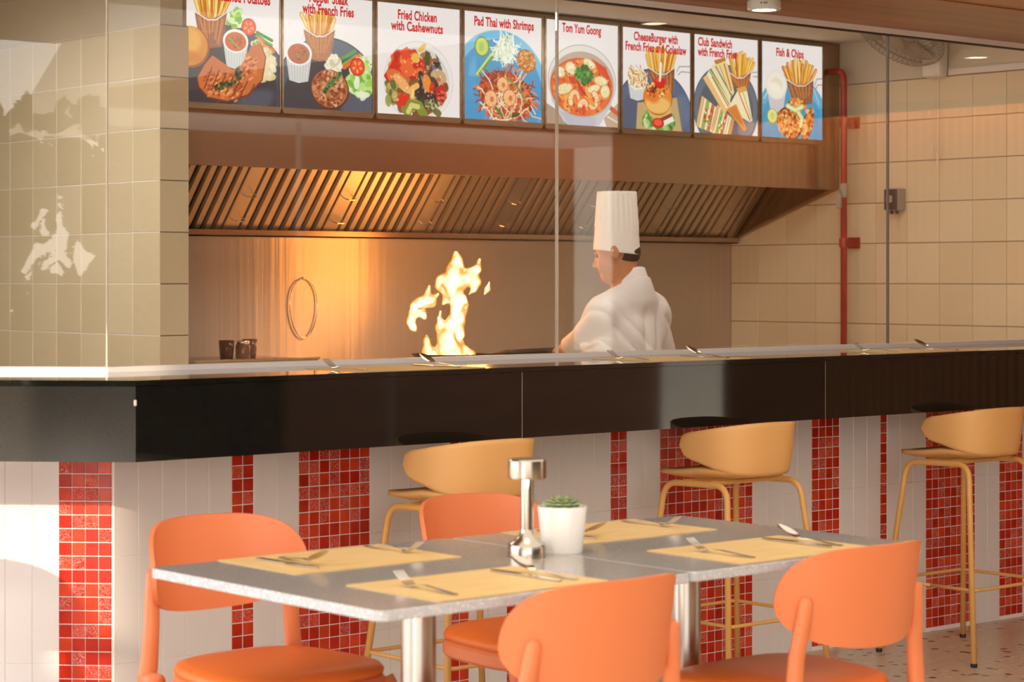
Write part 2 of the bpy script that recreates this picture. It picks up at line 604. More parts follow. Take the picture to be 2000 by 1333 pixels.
def round_rect(x0, x1, y0, y1, r, n=6):
    return (arc((x1 - r, y0 + r), r, -PI / 2, 0, n) + arc((x1 - r, y1 - r), r, 0, PI / 2, n) +
            arc((x0 + r, y1 - r), r, PI / 2, PI, n) + arc((x0 + r, y0 + r), r, PI, 1.5 * PI, n))
# ------------------------------------------------------------------ the setting
CH = Vector((-math.sin(PI / 4), math.cos(PI / 4), 0))        # direction of the chamfered end of the bar, going left
XT, YT = 3.187, 5.423                                        # corner of the tiled bar wall
TAN = math.tan(PI / 8)

def corner(d):
    """corner of a line offset by d (into the kitchen) from the tiled front"""
    return (XT + TAN * d, YT + d)

def chamfer_poly(d0, d1, L, x1):
    """plan outline of a band between offsets d0 and d1 that runs along the chamfer and the front"""
    c0, c1 = corner(d0), corner(d1)
    n = Vector((math.sin(PI / 4), math.cos(PI / 4), 0))
    e0 = (XT - n.x * 0 + CH.x * L + 0.7071 * d0, YT + CH.y * L + 0.7071 * d0)
    e1 = (XT + CH.x * L + 0.7071 * d1, YT + CH.y * L + 0.7071 * d1)
    return [e0, c0, (x1, YT + d0), (x1, YT + d1), c1, e1]

GD_ = 0.125
fl = MB().box(-6, 13, -5.0, 12, -0.05, 0).build('floor', M['terrazzo'])
struct(fl, 'beige terrazzo floor with brown stone chips under the stools')
gr = MB().box(-40, 40, -45, -5.0, -0.06, -0.012).build('ground', M['asphalt'])
struct(gr, 'sandy paved yard beyond the dining terrace')

# tiled bar wall: front and chamfered end
BAR_X1 = 10.0
wf = link('wall_front', None)
struct(wf, 'tiled front of the bar with red mosaic stripes between white tiles')
pf = [corner(-0.0002), (BAR_X1, YT - 0.0002), (BAR_X1, YT + 0.16), corner(0.16)]
MB().prism(pf, 0, 1.089).build('grout_bed', M['grout_white'], wf)
wc = link('wall_end', None)
struct(wc, 'chamfered left end of the bar with a red mosaic stripe and white tiles')
L_CH = 1.9
q = chamfer_poly(-0.0002, 0.16, L_CH, 4)
MB().prism([q[0], q[1], q[4], q[5]], 0, 1.089).build('grout_bed', M['grout_white'], wc)

PITCH = 0.0385
ROWS_Z = [0.8994 - PITCH * k for k in range(1, 24)]
MOS = [tile_mesh('mosaic_tile_%s' % k, 0.0357, 0.0357, 0.006, M[k], 0.0012) for k in ('red_a', 'red_b', 'red_c', 'red_d')]
W_ROWS = [(0.5885, 0.889), (0.2865, 0.587), (0.0, 0.285)]
WHITE = {}
def white_mesh(w, h):
    k = (round(w, 4), round(h, 4))
    if k not in WHITE:
        WHITE[k] = tile_mesh('white_tile', w, h, 0.0020, M['white_tile'], 0.0010)
    return WHITE[k]

def lay_white(parent, x0, x1, n, org, ang):
    w = (x1 - x0) / n
    for i in range(n):
        for (z0, z1) in W_ROWS:
            s = x0 + i * w
            link('white_tile', white_mesh(w - 0.0012, z1 - z0), parent, (org[0] + math.cos(ang) * s, org[1] + math.sin(ang) * s, z0), ang)

def lay_mosaic(parent, x0, x1, n, org, ang):
    w = (x1 - x0) / n
    for i in range(n):
        for z in ROWS_Z:
            s = x0 + i * w + (w - 0.0357) / 2
            me = random.choices(MOS, (4, 3.2, 2.4, 1.8))[0]
            link('mosaic_tile', me, parent, (org[0] + math.cos(ang) * s, org[1] + math.sin(ang) * s + 0.004, z + 0.0014), ang)

def trim_thing(n, label):
    o = link('trim_%d' % n, None)
    return struct(o, label)

spans = [('w', 3.187, 3.581, 5), ('m', 3.581, 3.658, 2), ('w', 3.658, 3.820, 2), ('m', 3.820, 4.086, 7), ('w', 4.086, 4.405, 4),
         ('m', 4.405, 4.482, 2), ('w', 4.482, 4.641, 2), ('m', 4.641, 4.718, 2), ('w', 4.718, 5.103, 5), ('m', 5.103, 5.180, 2), ('w', 5.180, 5.337, 2),
         ('m', 5.337, 5.801, 12), ('w', 5.801, 6.118, 4), ('m', 6.118, 6.272, 4), ('w', 6.272, 6.507, 3), ('m', 6.507, 6.545, 1),
         ('w', 6.545, 6.779, 3), ('m', 6.779, 7.085, 8), ('w', 7.085, 7.243, 2), ('m', 7.243, 7.396, 4), ('w', 7.396, 9.988, 33)]
where = ['second stripe from the corner of the bar, two tiles wide, behind the left orange chair',
         'seven tile wide red mosaic stripe behind the left half of the table',
         'two tile wide red mosaic stripe behind the leftmost bar stool',
         'two tile wide red mosaic stripe behind the table lamp',
         'two tile wide red mosaic stripe left of the middle bar stool',
         'twelve tile wide red mosaic stripe behind the middle bar stool, the widest one',
         'four tile wide red mosaic stripe just right of the middle bar stool',
         'single tile wide red mosaic stripe, the narrowest one',
         'eight tile wide red mosaic stripe behind the right bar stool',
         'four tile wide red mosaic stripe at the far right of the bar front']
tn = 0
for kind, a, b_, n in spans:
    if kind == 'w':
        lay_white(wf, a, b_, n, (0, YT), 0.0)
    else:
        tr_ = trim_thing(tn + 2, where[tn])
        tn += 1
        lay_mosaic(tr_, a, b_, n, (0, YT), 0.0)
# chamfer: s runs from the left end to the corner; direction of increasing s is -CH
ANG_C = -PI / 4
oc = (XT + CH.x * L_CH, YT + CH.y * L_CH)
lay_white(wc, L_CH - 0.154 - 0.078 * 12, L_CH - 0.154, 12, oc, ANG_C)
tr_ = trim_thing(1, 'four tile wide red mosaic stripe on the chamfered left end of the bar')
lay_mosaic(tr_, L_CH - 0.154, L_CH - 0.002, 4, oc, ANG_C)

# wooden soffit over the bar, and the lower wooden ceiling of the terrace
so = MB().box(0.9, 12, 4.86, 5.62, 2.345, 2.40).build('ceiling_soffit', M['wood'])
so.name = 'ceiling'
struct(so, 'brown wood soffit above the bar glass carrying the round downlights')
def az_pt(p, t):
    return (p[0] + SUN_AZ.x * t, p[1] + SUN_AZ.y * t)
ceil2 = MB().box(0.6, 12, 4.25, 4.86, 2.349, 2.42).build('ceiling_board', M['wood_orange'])
struct(ceil2, 'orange wood ceiling board at the very top right')
cb3 = MB().box(6.2, 12, 0.0, 4.25, 2.352, 2.415).build('ceiling_panel', M['wood'])
struct(cb3, 'brown wood ceiling over the right end of the terrace')
added_awning_plan = [(12, -2.2), (12, 4.25), (0.52, 4.25), (0.56, 4.16), (-6.0, 1.0), (-6.0, -2.2)]  # outline of the added awning, cut so sun reaches only the chamfered end
aw = MB().prism(added_awning_plan, 2.42, 2.423).build('ceiling_added_awning', M['awning'])
struct(aw, 'added unseen fabric awning that blocks sun and softens light over the tables')

up = MB().prism(chamfer_poly(GD_ - 0.05, GD_ + 0.05, 1.9, 10.0), 2.346, 3.0).build('wall_upper', M['plaster'])
struct(up, 'plaster wall above the bar glass')
wo = MB().prism([(1.75, 6.70), (1.90, 6.85), (1.90, 10.0), (1.75, 10.0)], 0, 2.6).build('wall_outer', M['plaster'])
struct(wo, 'outer wall running back from the left end of the bar')

# slatted timber wall that closes the terrace on the right (seen mirrored in the granite and the glass)
wr = link('wall_right', None)
struct(wr, 'slatted timber wall closing the terrace on the right')
MB().box(10.06, 10.14, 0.42, 8.25, 0, 2.345).build('backing', M['wood'], wr)
slat = MB().rbox(0, 0.045, 0, 0.047, 0, 2.34, 0.004, 1).mesh('slat', M['wood_slat'])
for k in range(109):
    link('slat', slat, wr, (10.012, 1.32 + 0.063 * k, 0))

ws = thing('added_wall_washer', 'added unseen warm batten that brightens the slatted wall from the ceiling', 'added light', (9.72, 3.3, 2.352))
MB().box(-0.035, 0.035, -1.9, 1.9, -0.045, -0.001).build('housing', M['black_metal'], ws)
M['added_washer_glow'] = pmat('added_washer_glow', (0.9, 0.8, 0.6), 0.5, emit=(1.0, 0.58, 0.26), estr=48.0)  # added emitter out of view, lifts the slats and their reflections
MB().box(0.035, 0.040, -1.88, 1.88, -0.043, -0.006).build('diffuser', M['added_washer_glow'], ws)

# kitchen shell
CZ = 2.556
struct(MB().box(0.2, 8.72, 5.56, 10.4, CZ, CZ + 0.08).build('ceiling_kitchen', M['plaster']), 'plain cream kitchen ceiling above the menu boxes')
wl_ = link('wall_left', None)
struct(wl_, 'kitchen left wall with cream square tiles, ending beside the hood')
MB().box(4.507, 4.626, 7.320, 10.3, 0, CZ).build('plaster', M['plaster'], wl_)
wrk = link('wall_side', None)
struct(wrk, 'right kitchen wall with cream square tiles behind the red pipe')
MB().box(8.514, 8.63, 5.60, 8.25, 0, CZ).build('plaster', M['plaster'], wrk)
wb = link('wall_back', None)
struct(wb, 'stainless steel clad kitchen back wall under the hood')
MB().box(4.626, 8.514, 8.113, 8.25, 0, CZ).build('plaster', M['plaster'], wb)
pan = MB()
pan.box(4.63, 8.508, 8.108, 8.113, 0.9, 1.575)
pan.build('steel_panel', M['wall_steel'], wb)
struct(MB().box(0.0, 4.51, 9.9, 10.0, 0, CZ).build('wall_far', M['plaster']), 'plain wall far behind the left glass pane')

T200 = tile_mesh('square_tile', 0.1965, 0.1965, 0.006, M['cream_tile'], 0.0015)
T130 = tile_mesh('cut_tile', 0.131, 0.1965, 0.006, M['cream_tile'], 0.0015)
MB().box(4.5025, 4.5065, 7.3165, 9.4, 0.3, 2.353).build('grout_bed', M['grout_white'], wl_)
MB().box(4.5035, 4.631, 7.3165, 7.3195, 0.3, 2.353).build('grout_bed', M['grout_dark'], wl_)
MB().box(8.5095, 8.5135, 5.62, 8.108, 0.3, 2.348).build('grout_bed', M['grout_dark'], wrk)
for r_ in range(8):
    z = 2.352 - 0.2003 * (r_ + 1)
    for c_ in range(10):
        # left wall, face towards -x: tile plane turned by -90 degrees (local x runs along -y)
        y = 7.3145 + 0.2003 * (c_ + 1)
        o = link('square_tile', T200, wl_, (4.507, y - 0.002, z + 0.0018), -PI / 2)
    link('cut_tile', T130, wl_, (4.5015, 7.320, z + 0.0018), 0.0)
    for c_ in range(12):
        y = 8.108 - 0.1978 * c_
        z2 = 2.346 - 0.2003 * (r_ + 1)
        link('square_tile', T200, wrk, (8.514, y - 0.001, z2 + 0.0018), -PI / 2)

# bar glass: white aluminium track, panes, head trim
win = link('window_1', None)
struct(win, 'frameless glass screen between the bar and the kitchen on a white track')
GD = 0.125
tr_lo = MB().prism(chamfer_poly(GD - 0.022, GD + 0.022, L_CH, BAR_X1), 1.104, 1.1185)
tr_lo.build('bottom_track', M['white_metal'], win)
hd = MB().prism(chamfer_poly(GD - 0.016, GD + 0.016, L_CH, BAR_X1), 2.3235, 2.345)
hd.build('head_trim', M['white_metal'], win)['label'] = 'pale head trim along the top of the glass'
hs = MB().prism(chamfer_poly(GD - 0.012, GD + 0.012, L_CH, BAR_X1), 2.3185, 2.3235)
hs.build('head_seal', M['black_metal'], win)
gx = [corner(GD)[0], 4.972, 6.702, 8.432]
for k in range(3):
    MB().box(gx[k] + 0.003, gx[k + 1] - 0.003, YT + GD - 0.005, YT + GD + 0.005, 1.1185, 2.3185).build('pane', M['glass'], win)
MB().box(gx[3] + 0.003, BAR_X1, YT + GD - 0.005, YT + GD + 0.005, 1.1185, 2.3185).build('pane', M['glass'], win)
q = chamfer_poly(GD - 0.005, GD + 0.005, L_CH, 4)
MB().prism([q[0], q[1], q[4], q[5]], 1.1185, 2.3185).build('pane', M['glass'], win)
MB().box(4.9695, 4.9745, YT + GD - 0.006, YT + GD + 0.006, 1.1185, 2.3185).build('joint_seal', M['seal_light'], win)
MB().box(6.7003, 6.7037, YT + GD - 0.006, YT + GD + 0.006, 1.1185, 2.3185).build('joint_seal', M['seal'], win)
cg = corner(GD)
MB().lathe([(0.0035, 1.1185), (0.0035, 2.3185)], 8, 0, Matrix.Translation((cg[0], cg[1], 0))).build('joint_seal', M['seal_light'], win)

gw = MB().box(8.6, 12.16, -2.32, -2.26, 0, 3.6).build('wall_garden', M['wood'])
struct(gw, 'brown timber garden wall opposite the right end of the bar')
nb = MB().box(14.0, 14.3, -9.0, 2.5, 0, 4.5).build('wall_added_pale', M['plaster'])  # added out of view to dim the sky haze mirrored in the panes
struct(nb, 'added unseen pale wall toning down the sky mirrored in the glass')
po = MB().lathe([(0.018, 0.0), (0.018, 2.42)], 12).build('awning_post', M['white_metal'], None, True, (8.52, -1.0, 0))
tag(po, 'thin white post holding up the added awning', 'post')
# hedge along the back of the terrace (it only shows mirrored in the granite and the glass)
hb = MB()
def hedge_core(u, v):
    return (1.6 + 7.5 * u, -2.95 + 0.12 * math.sin(31 * u + 9 * v), 3.3 * v)
hb.grid(hedge_core, 60, 12)
for k in range(1500):
    c = Vector((1.6 + 7.5 * random.random(), -2.85 + 0.25 * random.random(), 3.4 * random.random()))
    s = 0.12 + 0.14 * random.random()
    e1 = Vector((random.uniform(-1, 1), random.uniform(-1, 1), random.uniform(-1, 1))).normalized()
    e2 = e1.cross(Vector((random.uniform(-1, 1), random.uniform(-1, 1), random.uniform(-1, 1)))).normalized()
    hb.add([c + e1 * s, c + e2 * s * 0.5, c - e1 * s, c - e2 * s * 0.5], [(0, 1, 2, 3)])
ho = hb.build('hedge', M['hedge'])
tag(ho, 'dark green hedge bordering the terrace opposite the bar', 'hedge')
ho['kind'] = 'stuff'

# broad-leaved plant left of the bar; sky shows through its gaps (mirrored in the left glass pane)
GAPS = [[(285,555),(300,585),(345,575),(400,540),(450,480),(485,455),(520,495),(505,600),(430,610),(340,640),(270,690),(215,765),(180,835),(165,790),(200,720),(250,620)],
 [(390,650),(440,615),(500,608),(490,625),(430,640),(400,650)], [(300,785),(360,700),(430,645),(490,630),(510,680),(545,715),(530,755),(500,730),(440,680),(400,715),(350,755)],
 [(370,795),(400,760),(440,720),(470,775),(495,815),(480,825),(440,790),(400,790)], [(585,560),(605,560),(650,630),(725,670),(660,740),(620,810),(585,815),(590,760),(560,700),(570,640)],
 [(340,270),(365,310),(345,360),(330,355),(300,395),(285,390)], [(240,440),(265,405),(298,400),(270,455)], [(330,380),(328,440),(375,490),(340,520),(308,485)], [(435,338),(465,345),(468,430),(485,450),(440,460)],
 [(265,72),(345,68),(358,90),(340,102),(270,98)], [(320,120),(390,128),(395,145),(340,135)], [(408,155),(430,170),(425,188),(412,182)], [(440,178),(462,190),(490,215),(465,218)], [(418,280),(460,266),(465,290),(432,290)],
 [(488,255),(512,262),(525,290),(510,290)], [(688,340),(712,350),(740,370),(712,382)], [(205,532),(232,535),(212,582),(197,575)], [(0,680),(55,683),(60,698),(10,698)], [(38,725),(72,728),(76,748),(45,748)], [(62,772),(96,800),(75,802)],
 [(5,362),(22,345),(35,372),(8,376)], [(158,345),(170,300),(176,305),(164,350)], [(200,835),(238,792),(240,800),(212,838)], [(690,800),(715,775),(718,785),(695,803)]]
GAPS = [[(u * 0.000652, 1.921 - v * 0.000658) for u, v in g] for g in GAPS]      # metres across the plant and height
def in_gap(s, z):
    for g in GAPS:
        ins = False
        n = len(g)
        for i in range(n):
            x1, y1 = g[i]; x2, y2 = g[(i + 1) % n]
            if (y1 > z) != (y2 > z) and s < (x2 - x1) * (z - y1) / (y2 - y1) + x1:
                ins = not ins
        if ins:
            return True
    return False
PO, PS, PD = Vector((-1.236, 3.545, 0)), Vector((0.6198, -0.7848, 0)), Vector((0.8724, 0.4888, 0))
plant = thing('potted_plant', 'large potted broad-leaved plant standing left of the bar end', 'plant', PO + PS * 0.27)
o0 = PO + PS * 0.27
lf_ = MB()
def leaflet(s, z, L, W, a, dep):
    ca, sa = math.cos(a), math.sin(a)
    pts = [(0, 0), (L * .3, W * .8), (L * .65, W), (L, 0), (L * .65, -W), (L * .3, -W * .8)]
    P_ = [(s + x * ca - y * sa, z + x * sa + y * ca) for x, y in pts]
    chk = P_ + [((P_[i][0] + P_[(i + 1) % 6][0]) / 2, (P_[i][1] + P_[(i + 1) % 6][1]) / 2) for i in range(6)] + [(s + ca * L * t, z + sa * L * t) for t in (.25, .5, .75)]
    if any(in_gap(*q_) for q_ in chk):
        return False
    vs = [PO + PS * ps + PD * (dep + 0.25 * (k % 2) * W) - o0 + Vector((0, 0, pz)) for k, (ps, pz) in enumerate(P_)]
    lf_.add(vs, [(0, 1, 2, 3, 4, 5)])
    return True
for n_, L0, L1, box_ in ((330, .22, .34, (-.9, 1.4, .55, 2.02)), (700, .08, .16, (-.25, .80, .7, 2.22)), (1500, .04, .08, (-.05, .56, 1.34, 1.95)), (2600, .018, .04, (-.02, .54, 1.35, 1.93)), (3200, .009, .02, (.0, .50, 1.35, 1.91))):
    for _ in range(n_):
        L = random.uniform(L0, L1)
        leaflet(random.uniform(box_[0], box_[1]), random.uniform(box_[2], box_[3]), L, L * random.uniform(.2, .34), random.uniform(0, 2 * PI), random.uniform(-.02, .02))
fo_l = lf_.build('foliage', M['hedge'], plant)
fo_l['kind'] = 'stuff'
MB().tube([(0, 0, .36), (.02, -.02, .9), (-.01, .03, 1.3)], [.03, .024, .012], 8).build('stem', M['wood'], plant, True)
MB().lathe([(.16, 0), (.21, .40), (.19, .40), (.185, .36), (.001, .36)], 28).build('pot', M['grey_plastic'], plant, 'auto')

# ------------------------------------------------------------------ the bar counter
bar = thing('bar_counter', 'black granite bar counter with a deep polished apron running under the glass', 'bar counter', (0, 0, 0))
OV = -0.383
ctop = MB().prism(chamfer_poly(OV - 0.004, 0.165, L_CH, BAR_X1), 1.0895, 1.104)
ctop.build('countertop', M['granite'], bar)
yf = YT + OV
cf = corner(OV)
xs = [cf[0], 4.376, 5.758, 7.140, BAR_X1]
for k in range(4):
    p = MB()
    x0 = xs[k] + 0.0012
    if k == 0:
        ci = corner(OV + 0.018)
        p.prism([(xs[0], yf), (xs[1] - 0.0012, yf), (xs[1] - 0.0012, yf + 0.018), ci], 0.8885, 1.0885)
    else:
        p.box(x0, xs[k + 1] - 0.0012, yf, yf + 0.018, 0.8885, 1.0885)
    p.build('apron_panel', M['granite'], bar)
    if k:
        MB().box(xs[k] - 0.0012, xs[k] + 0.0012, yf + 0.001, yf + 0.016, 0.8885, 1.0885).build('joint', M['seal_light'], bar)
q = chamfer_poly(OV, OV + 0.018, L_CH, 4)
M['granite_sunlit'] = pmat('granite_sunlit', (0.018, 0.016, 0.013), 0.16, col2=(0.028, 0.025, 0.020), vscale=260)  # rougher, paler granite copy; sun on the chamfer is put into its colour
MB().prism([q[0], q[1], q[4], q[5]], 0.8885, 1.0885).build('apron_panel', M['granite_sunlit'], bar)['label'] = 'duller apron panel on the chamfered end, coloured paler for sunlight'
q = chamfer_poly(OV + 0.018, -0.002, L_CH, BAR_X1 - 0.02)
MB().prism(q, 0.8885, 0.9025).build('soffit_board', M['black_metal'], bar)
MB().rbox(-0.006, 0.002, -0.002, 0.002, -0.008, 0.008, 0.0015, 1, 0, Matrix.Translation((cf[0] + 0.0, yf - 0.001, 1.045))).build('chip', M['grout_white'], bar)
# ------------------------------------------------------------------ kitchen: hood, menu boxes, range, pipe, fan ...
hood = thing('extractor_hood', 'long stainless steel extractor hood over the kitchen range with slanted baffle filters', 'extractor hood', (6.57, 7.7, 0))
HX, HY = 6.57, 7.7
def hl(o):
    o.location = (-HX, -HY, 0)
    return o
b_ = MB()
b_.box(4.634, 8.506, 7.353, 7.372, 1.83, 2.552)
b_.box(4.634, 8.506, 7.372, 8.105, 2.53, 2.552)
hl(b_.build('canopy', M['hood_steel'], hood))
hl(MB().box(4.634, 8.506, 7.346, 7.380, 1.818, 1.834).build('front_lip', M['hood_steel'], hood))
sp = MB()
side = [(7.372, 1.834), (8.09, 1.585), (8.09, 2.53), (7.372, 2.53)]
sp.add([(8.494, y, z) for y, z in side] + [(8.506, y, z) for y, z in side], [(3, 2, 1, 0), (4, 5, 6, 7), (0, 1, 5, 4), (1, 2, 6, 5), (2, 3, 7, 6), (3, 0, 4, 7)])
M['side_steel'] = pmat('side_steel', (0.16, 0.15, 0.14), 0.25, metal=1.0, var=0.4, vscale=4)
hl(sp.build('side_panel', M['side_steel'], hood))['label'] = 'dark triangular side panel'
fl_ = MB()
dz = 0.012
fs_ = [(7.36, 1.832), (8.10, 1.572), (8.10, 1.572 - dz), (7.36, 1.832 - dz)]
fl_.add([(8.478, y, z) for y, z in fs_] + [(8.507, y, z) for y, z in fs_], [(0, 1, 2, 3), (7, 6, 5, 4), (0, 4, 5, 1), (1, 5, 6, 2), (2, 6, 7, 3), (3, 7, 4, 0)])
hl(fl_.build('side_flange', M['hood_steel'], hood))
gt = MB()
gt.box(4.634, 8.478, 8.03, 8.105, 1.553, 1.560)
gt.box(4.634, 8.478, 8.030, 8.038, 1.553, 1.583)
hl(gt.build('grease_gutter', M['hood_steel'], hood))

# baffle filters: eight panels leaning back, each with upright baffles and two wire handles
Y0, Z0, Y1, Z1 = 8.085, 1.572, 7.72, 1.995
SL = math.hypot(Y1 - Y0, Z1 - Z0)
ty, tz = (Y1 - Y0) / SL, (Z1 - Z0) / SL
ny, nz = -tz, ty                                   # normal, towards the room and down
if ny > 0:
    ny, nz = -ny, -nz
def FP(x, s, h):
    return (x, Y0 + ty * s + ny * h, Z0 + tz * s + nz * h)
def fbox(mb, x0, x1, s0, s1, h0, h1):
    vs = [FP(x0, s0, h0), FP(x1, s0, h0), FP(x1, s1, h0), FP(x0, s1, h0), FP(x0, s0, h1), FP(x1, s0, h1), FP(x1, s1, h1), FP(x0, s1, h1)]
    mb.add(vs, [(3, 2, 1, 0), (4, 5, 6, 7), (0, 1, 5, 4), (1, 2, 6, 5), (2, 3, 7, 6), (3, 0, 4, 7)])
M['filter_dark'] = pmat('filter_dark', (0.020, 0.016, 0.013), 0.5, metal=0.3)
x = 4.80
hcent = [5.31, 5.842, 6.348, 6.821, 7.334, 7.845, 8.311]
edges = [4.640] + [c - 0.035 for c in hcent] + [8.478]
for k in range(8):
    xa, xb = edges[k], edges[k + 1]
    fm = MB()
    fbox(fm, xa, xb, 0, SL, -0.012, -0.008)
    fo = hl(fm.build('baffle_filter', M['filter_dark'], hood))
    for u0, u1 in ([(xa, xa + 0.070)] if k else []) + [(xb - 0.006, xb - 0.001)]:
        fr = MB()
        fbox(fr, u0, u1, 0.0, SL, -0.008, 0.016)
        fr.build('frame_strip', M['filter_steel'], fo)
    a0 = xa + (0.070 if k else 0.0)
    n = max(2, round((xb - a0) / 0.055))
    st = (xb - 0.006 - a0) / n
    for i in range(n):
        bb = MB()
        xs0 = a0 + st * (i + 0.30)
        xs1 = xs0 + st * 0.50
        # a bent strip: flat face with both lips turned back
        vs = []
        for s in (0.004, SL):
            for xx, h in ((xs0 - 0.004, -0.004), (xs0, 0.014), (xs1, 0.014), (xs1 + 0.004, -0.004)):
                vs.append(FP(xx, s, h))
        bb.add(vs, [(0, 1, 5, 4), (1, 2, 6, 5), (2, 3, 7, 6), (0, 3, 2, 1), (4, 5, 6, 7), (0, 4, 7, 3)])
        bb.build('baffle', M['filter_steel'], fo)
    if k:
        cx = xa + 0.035
        for s0 in (0.10, 0.235):
            MB().tube([FP(cx - 0.030, s0, 0.016), FP(cx - 0.030, s0 + 0.006, 0.045), FP(cx - 0.018, s0 + 0.012, 0.060), FP(cx + 0.018, s0 + 0.012, 0.060), FP(cx + 0.030, s0 + 0.006, 0.045), FP(cx + 0.030, s0, 0.016)], 0.0026, 6).build('wire_handle', M['polished'], fo)

# hangers between hood and ceiling do not show; a pale conduit and a brace do
# menu light boxes
# ------------------------------------------------------------------ printed menu pictures, painted stroke by stroke
PW, PH = 300, 316
class Paint:
    def __init__(self, bgc):
        self.a = np.ones((PH, PW, 3), np.float32) * np.array(bgc, np.float32)
        yy, xx = np.mgrid[0:PH, 0:PW]
        self.x = xx.astype(np.float32) + 0.5
        self.y = yy.astype(np.float32) + 0.5

    def _blend(self, sl, m, col):
        m = np.clip(m, 0, 1)[..., None]
        self.a[sl] = self.a[sl] * (1 - m) + np.array(col, np.float32) * m

    def _sl(self, x0, y0, x1, y1):
        return (slice(max(0, int(y0)), max(0, min(PH, int(y1) + 1))), slice(max(0, int(x0)), max(0, min(PW, int(x1) + 1))))

    def E(self, cx, cy, rx, ry, col, rot=0.0, al=1.0, soft=1.2):
        cx, cy, rx, ry = cx * PW, cy * PH, rx * PW, ry * PW
        m_ = max(rx, ry) + 3
        sl = self._sl(cx - m_, cy - m_, cx + m_, cy + m_)
        X, Y = self.x[sl] - cx, self.y[sl] - cy
        if X.size == 0:
            return self
        c, s = math.cos(rot), math.sin(rot)
        u, v = (X * c + Y * s) / rx, (-X * s + Y * c) / ry
        d = (1 - np.sqrt(u * u + v * v)) * min(rx, ry)
        self._blend(sl, (d / soft + 0.5).clip(0, 1) * al, col)
        return self

    def P(self, pts, col, al=1.0):
        pts = [(p[0] * PW, p[1] * PH) for p in pts]
        xs_, ys_ = [p[0] for p in pts], [p[1] for p in pts]
        sl = self._sl(min(xs_) - 1, min(ys_) - 1, max(xs_) + 1, max(ys_) + 1)
        acc = 0
        for ox, oy in ((-.25, -.25), (.25, -.25), (-.25, .25), (.25, .25)):
            X, Y = self.x[sl] + ox, self.y[sl] + oy
            ins = np.zeros(X.shape, bool)
            n = len(pts)
            for i in range(n):
                x1, y1 = pts[i]
                x2, y2 = pts[(i + 1) % n]
                if y1 == y2:
                    continue
                c = ((y1 > Y) != (y2 > Y)) & (X < (x2 - x1) * (Y - y1) / (y2 - y1) + x1)
                ins ^= c
            acc = acc + ins * 0.25
        self._blend(sl, acc * al, col)
        return self

    def S(self, pts, w, col, al=1.0):
        w = w * PW
        for (x1, y1), (x2, y2) in zip(pts[:-1], pts[1:]):
            x1, y1, x2, y2 = x1 * PW, y1 * PH, x2 * PW, y2 * PH
            sl = self._sl(min(x1, x2) - w - 2, min(y1, y2) - w - 2, max(x1, x2) + w + 2, max(y1, y2) + w + 2)
            X, Y = self.x[sl] - x1, self.y[sl] - y1
            if X.size == 0:
                continue
            dx, dy = x2 - x1, y2 - y1
            t = ((X * dx + Y * dy) / (dx * dx + dy * dy + 1e-6)).clip(0, 1)
            d = np.hypot(X - t * dx, Y - t * dy)
            self._blend(sl, (w / 2 - d + 0.5) * al, col)
        return self

    def scatter(self, cx, cy, rx, ry, n, smin, smax, pal, elong=1.6, rot=0.0, al=0.9):
        for _ in range(n):
            a, r_ = RNG.uniform(0, 2 * PI), math.sqrt(RNG.uniform(0, 1))
            ux, uy = math.cos(a) * r_ * rx, math.sin(a) * r_ * ry
            c, s = math.cos(rot), math.sin(rot)
            x, y = cx + ux * c - uy * s, cy + (ux * s + uy * c) * PW / PH
            sz = RNG.uniform(smin, smax)
            self.E(x, y, sz * elong, sz, pal[RNG.integers(len(pal))], RNG.uniform(0, PI), al)
        return self

    def strands(self, cx, cy, rx, ry, n, w, pal, length=0.10, al=0.95):
        for _ in range(n):
            a, r_ = RNG.uniform(0, 2 * PI), math.sqrt(RNG.uniform(0, 1))
            x, y = cx + math.cos(a) * r_ * rx, cy + math.sin(a) * r_ * ry
            d = RNG.uniform(0, 2 * PI)
            pts = [(x, y)]
            for k in range(4):
                d += RNG.uniform(-0.7, 0.7)
                x += math.cos(d) * length / 4
                y += math.sin(d) * length / 4
                pts.append((x, y))
            self.S(pts, w, pal[RNG.integers(len(pal))], al)
        return self

    def fries(self, cx, top, bot, w, n=16):
        pal = [(0.95, 0.72, 0.24), (0.98, 0.80, 0.36), (0.90, 0.56, 0.16), (0.99, 0.86, 0.48), (0.86, 0.48, 0.13)]
        for k in range(n):
            f = (k + 0.5) / n - 0.5
            x0 = cx + f * w * 0.75 + RNG.uniform(-.01, .01)
            x1 = cx + f * w * 1.35 + RNG.uniform(-.03, .03)
            t = top + abs(f) * 0.16 + RNG.uniform(0, 0.06)
            c = pal[RNG.integers(5)]
            self.S([(x0, bot), (x1, t)], 0.040, (0.72, 0.36, 0.09))
            self.S([(x0, bot), (x1, t)], 0.031, c)
            self.S([(x0 + .006, bot), (x1 + .006, t)], 0.009, (1.0, 0.90, 0.58), 0.7)
        return self

    def basket(self, cx, top, bot, wt, wb, skew=0.0, col=(0.50, 0.24, 0.12)):
        col = tuple(c * 0.8 + 0.2 * d for c, d in zip(col, (.80, .50, .28)))
        self.P([(cx - wt / 2, top), (cx, top + 0.055), (cx + wt / 2, top - 0.02), (cx + wb / 2 + skew, bot), (cx + skew, bot + 0.02), (cx - wb / 2 + skew, bot)], col)
        for k in range(6):
            f = (k + .5) / 6 - .5
            self.S([(cx + f * wt * .85, top + .05), (cx + f * wb * .8 + skew, top + .05 + (bot - top) * RNG.uniform(.35, .75))], .028, (.78, .44, .18), .55)
        for k in range(12):
            f = k / 11
            self.S([(cx - wt / 2 + wt * f, top + 0.03), (cx - wb / 2 + skew + wb * f, bot)], 0.005, (0.80, 0.68, 0.55), 0.55)
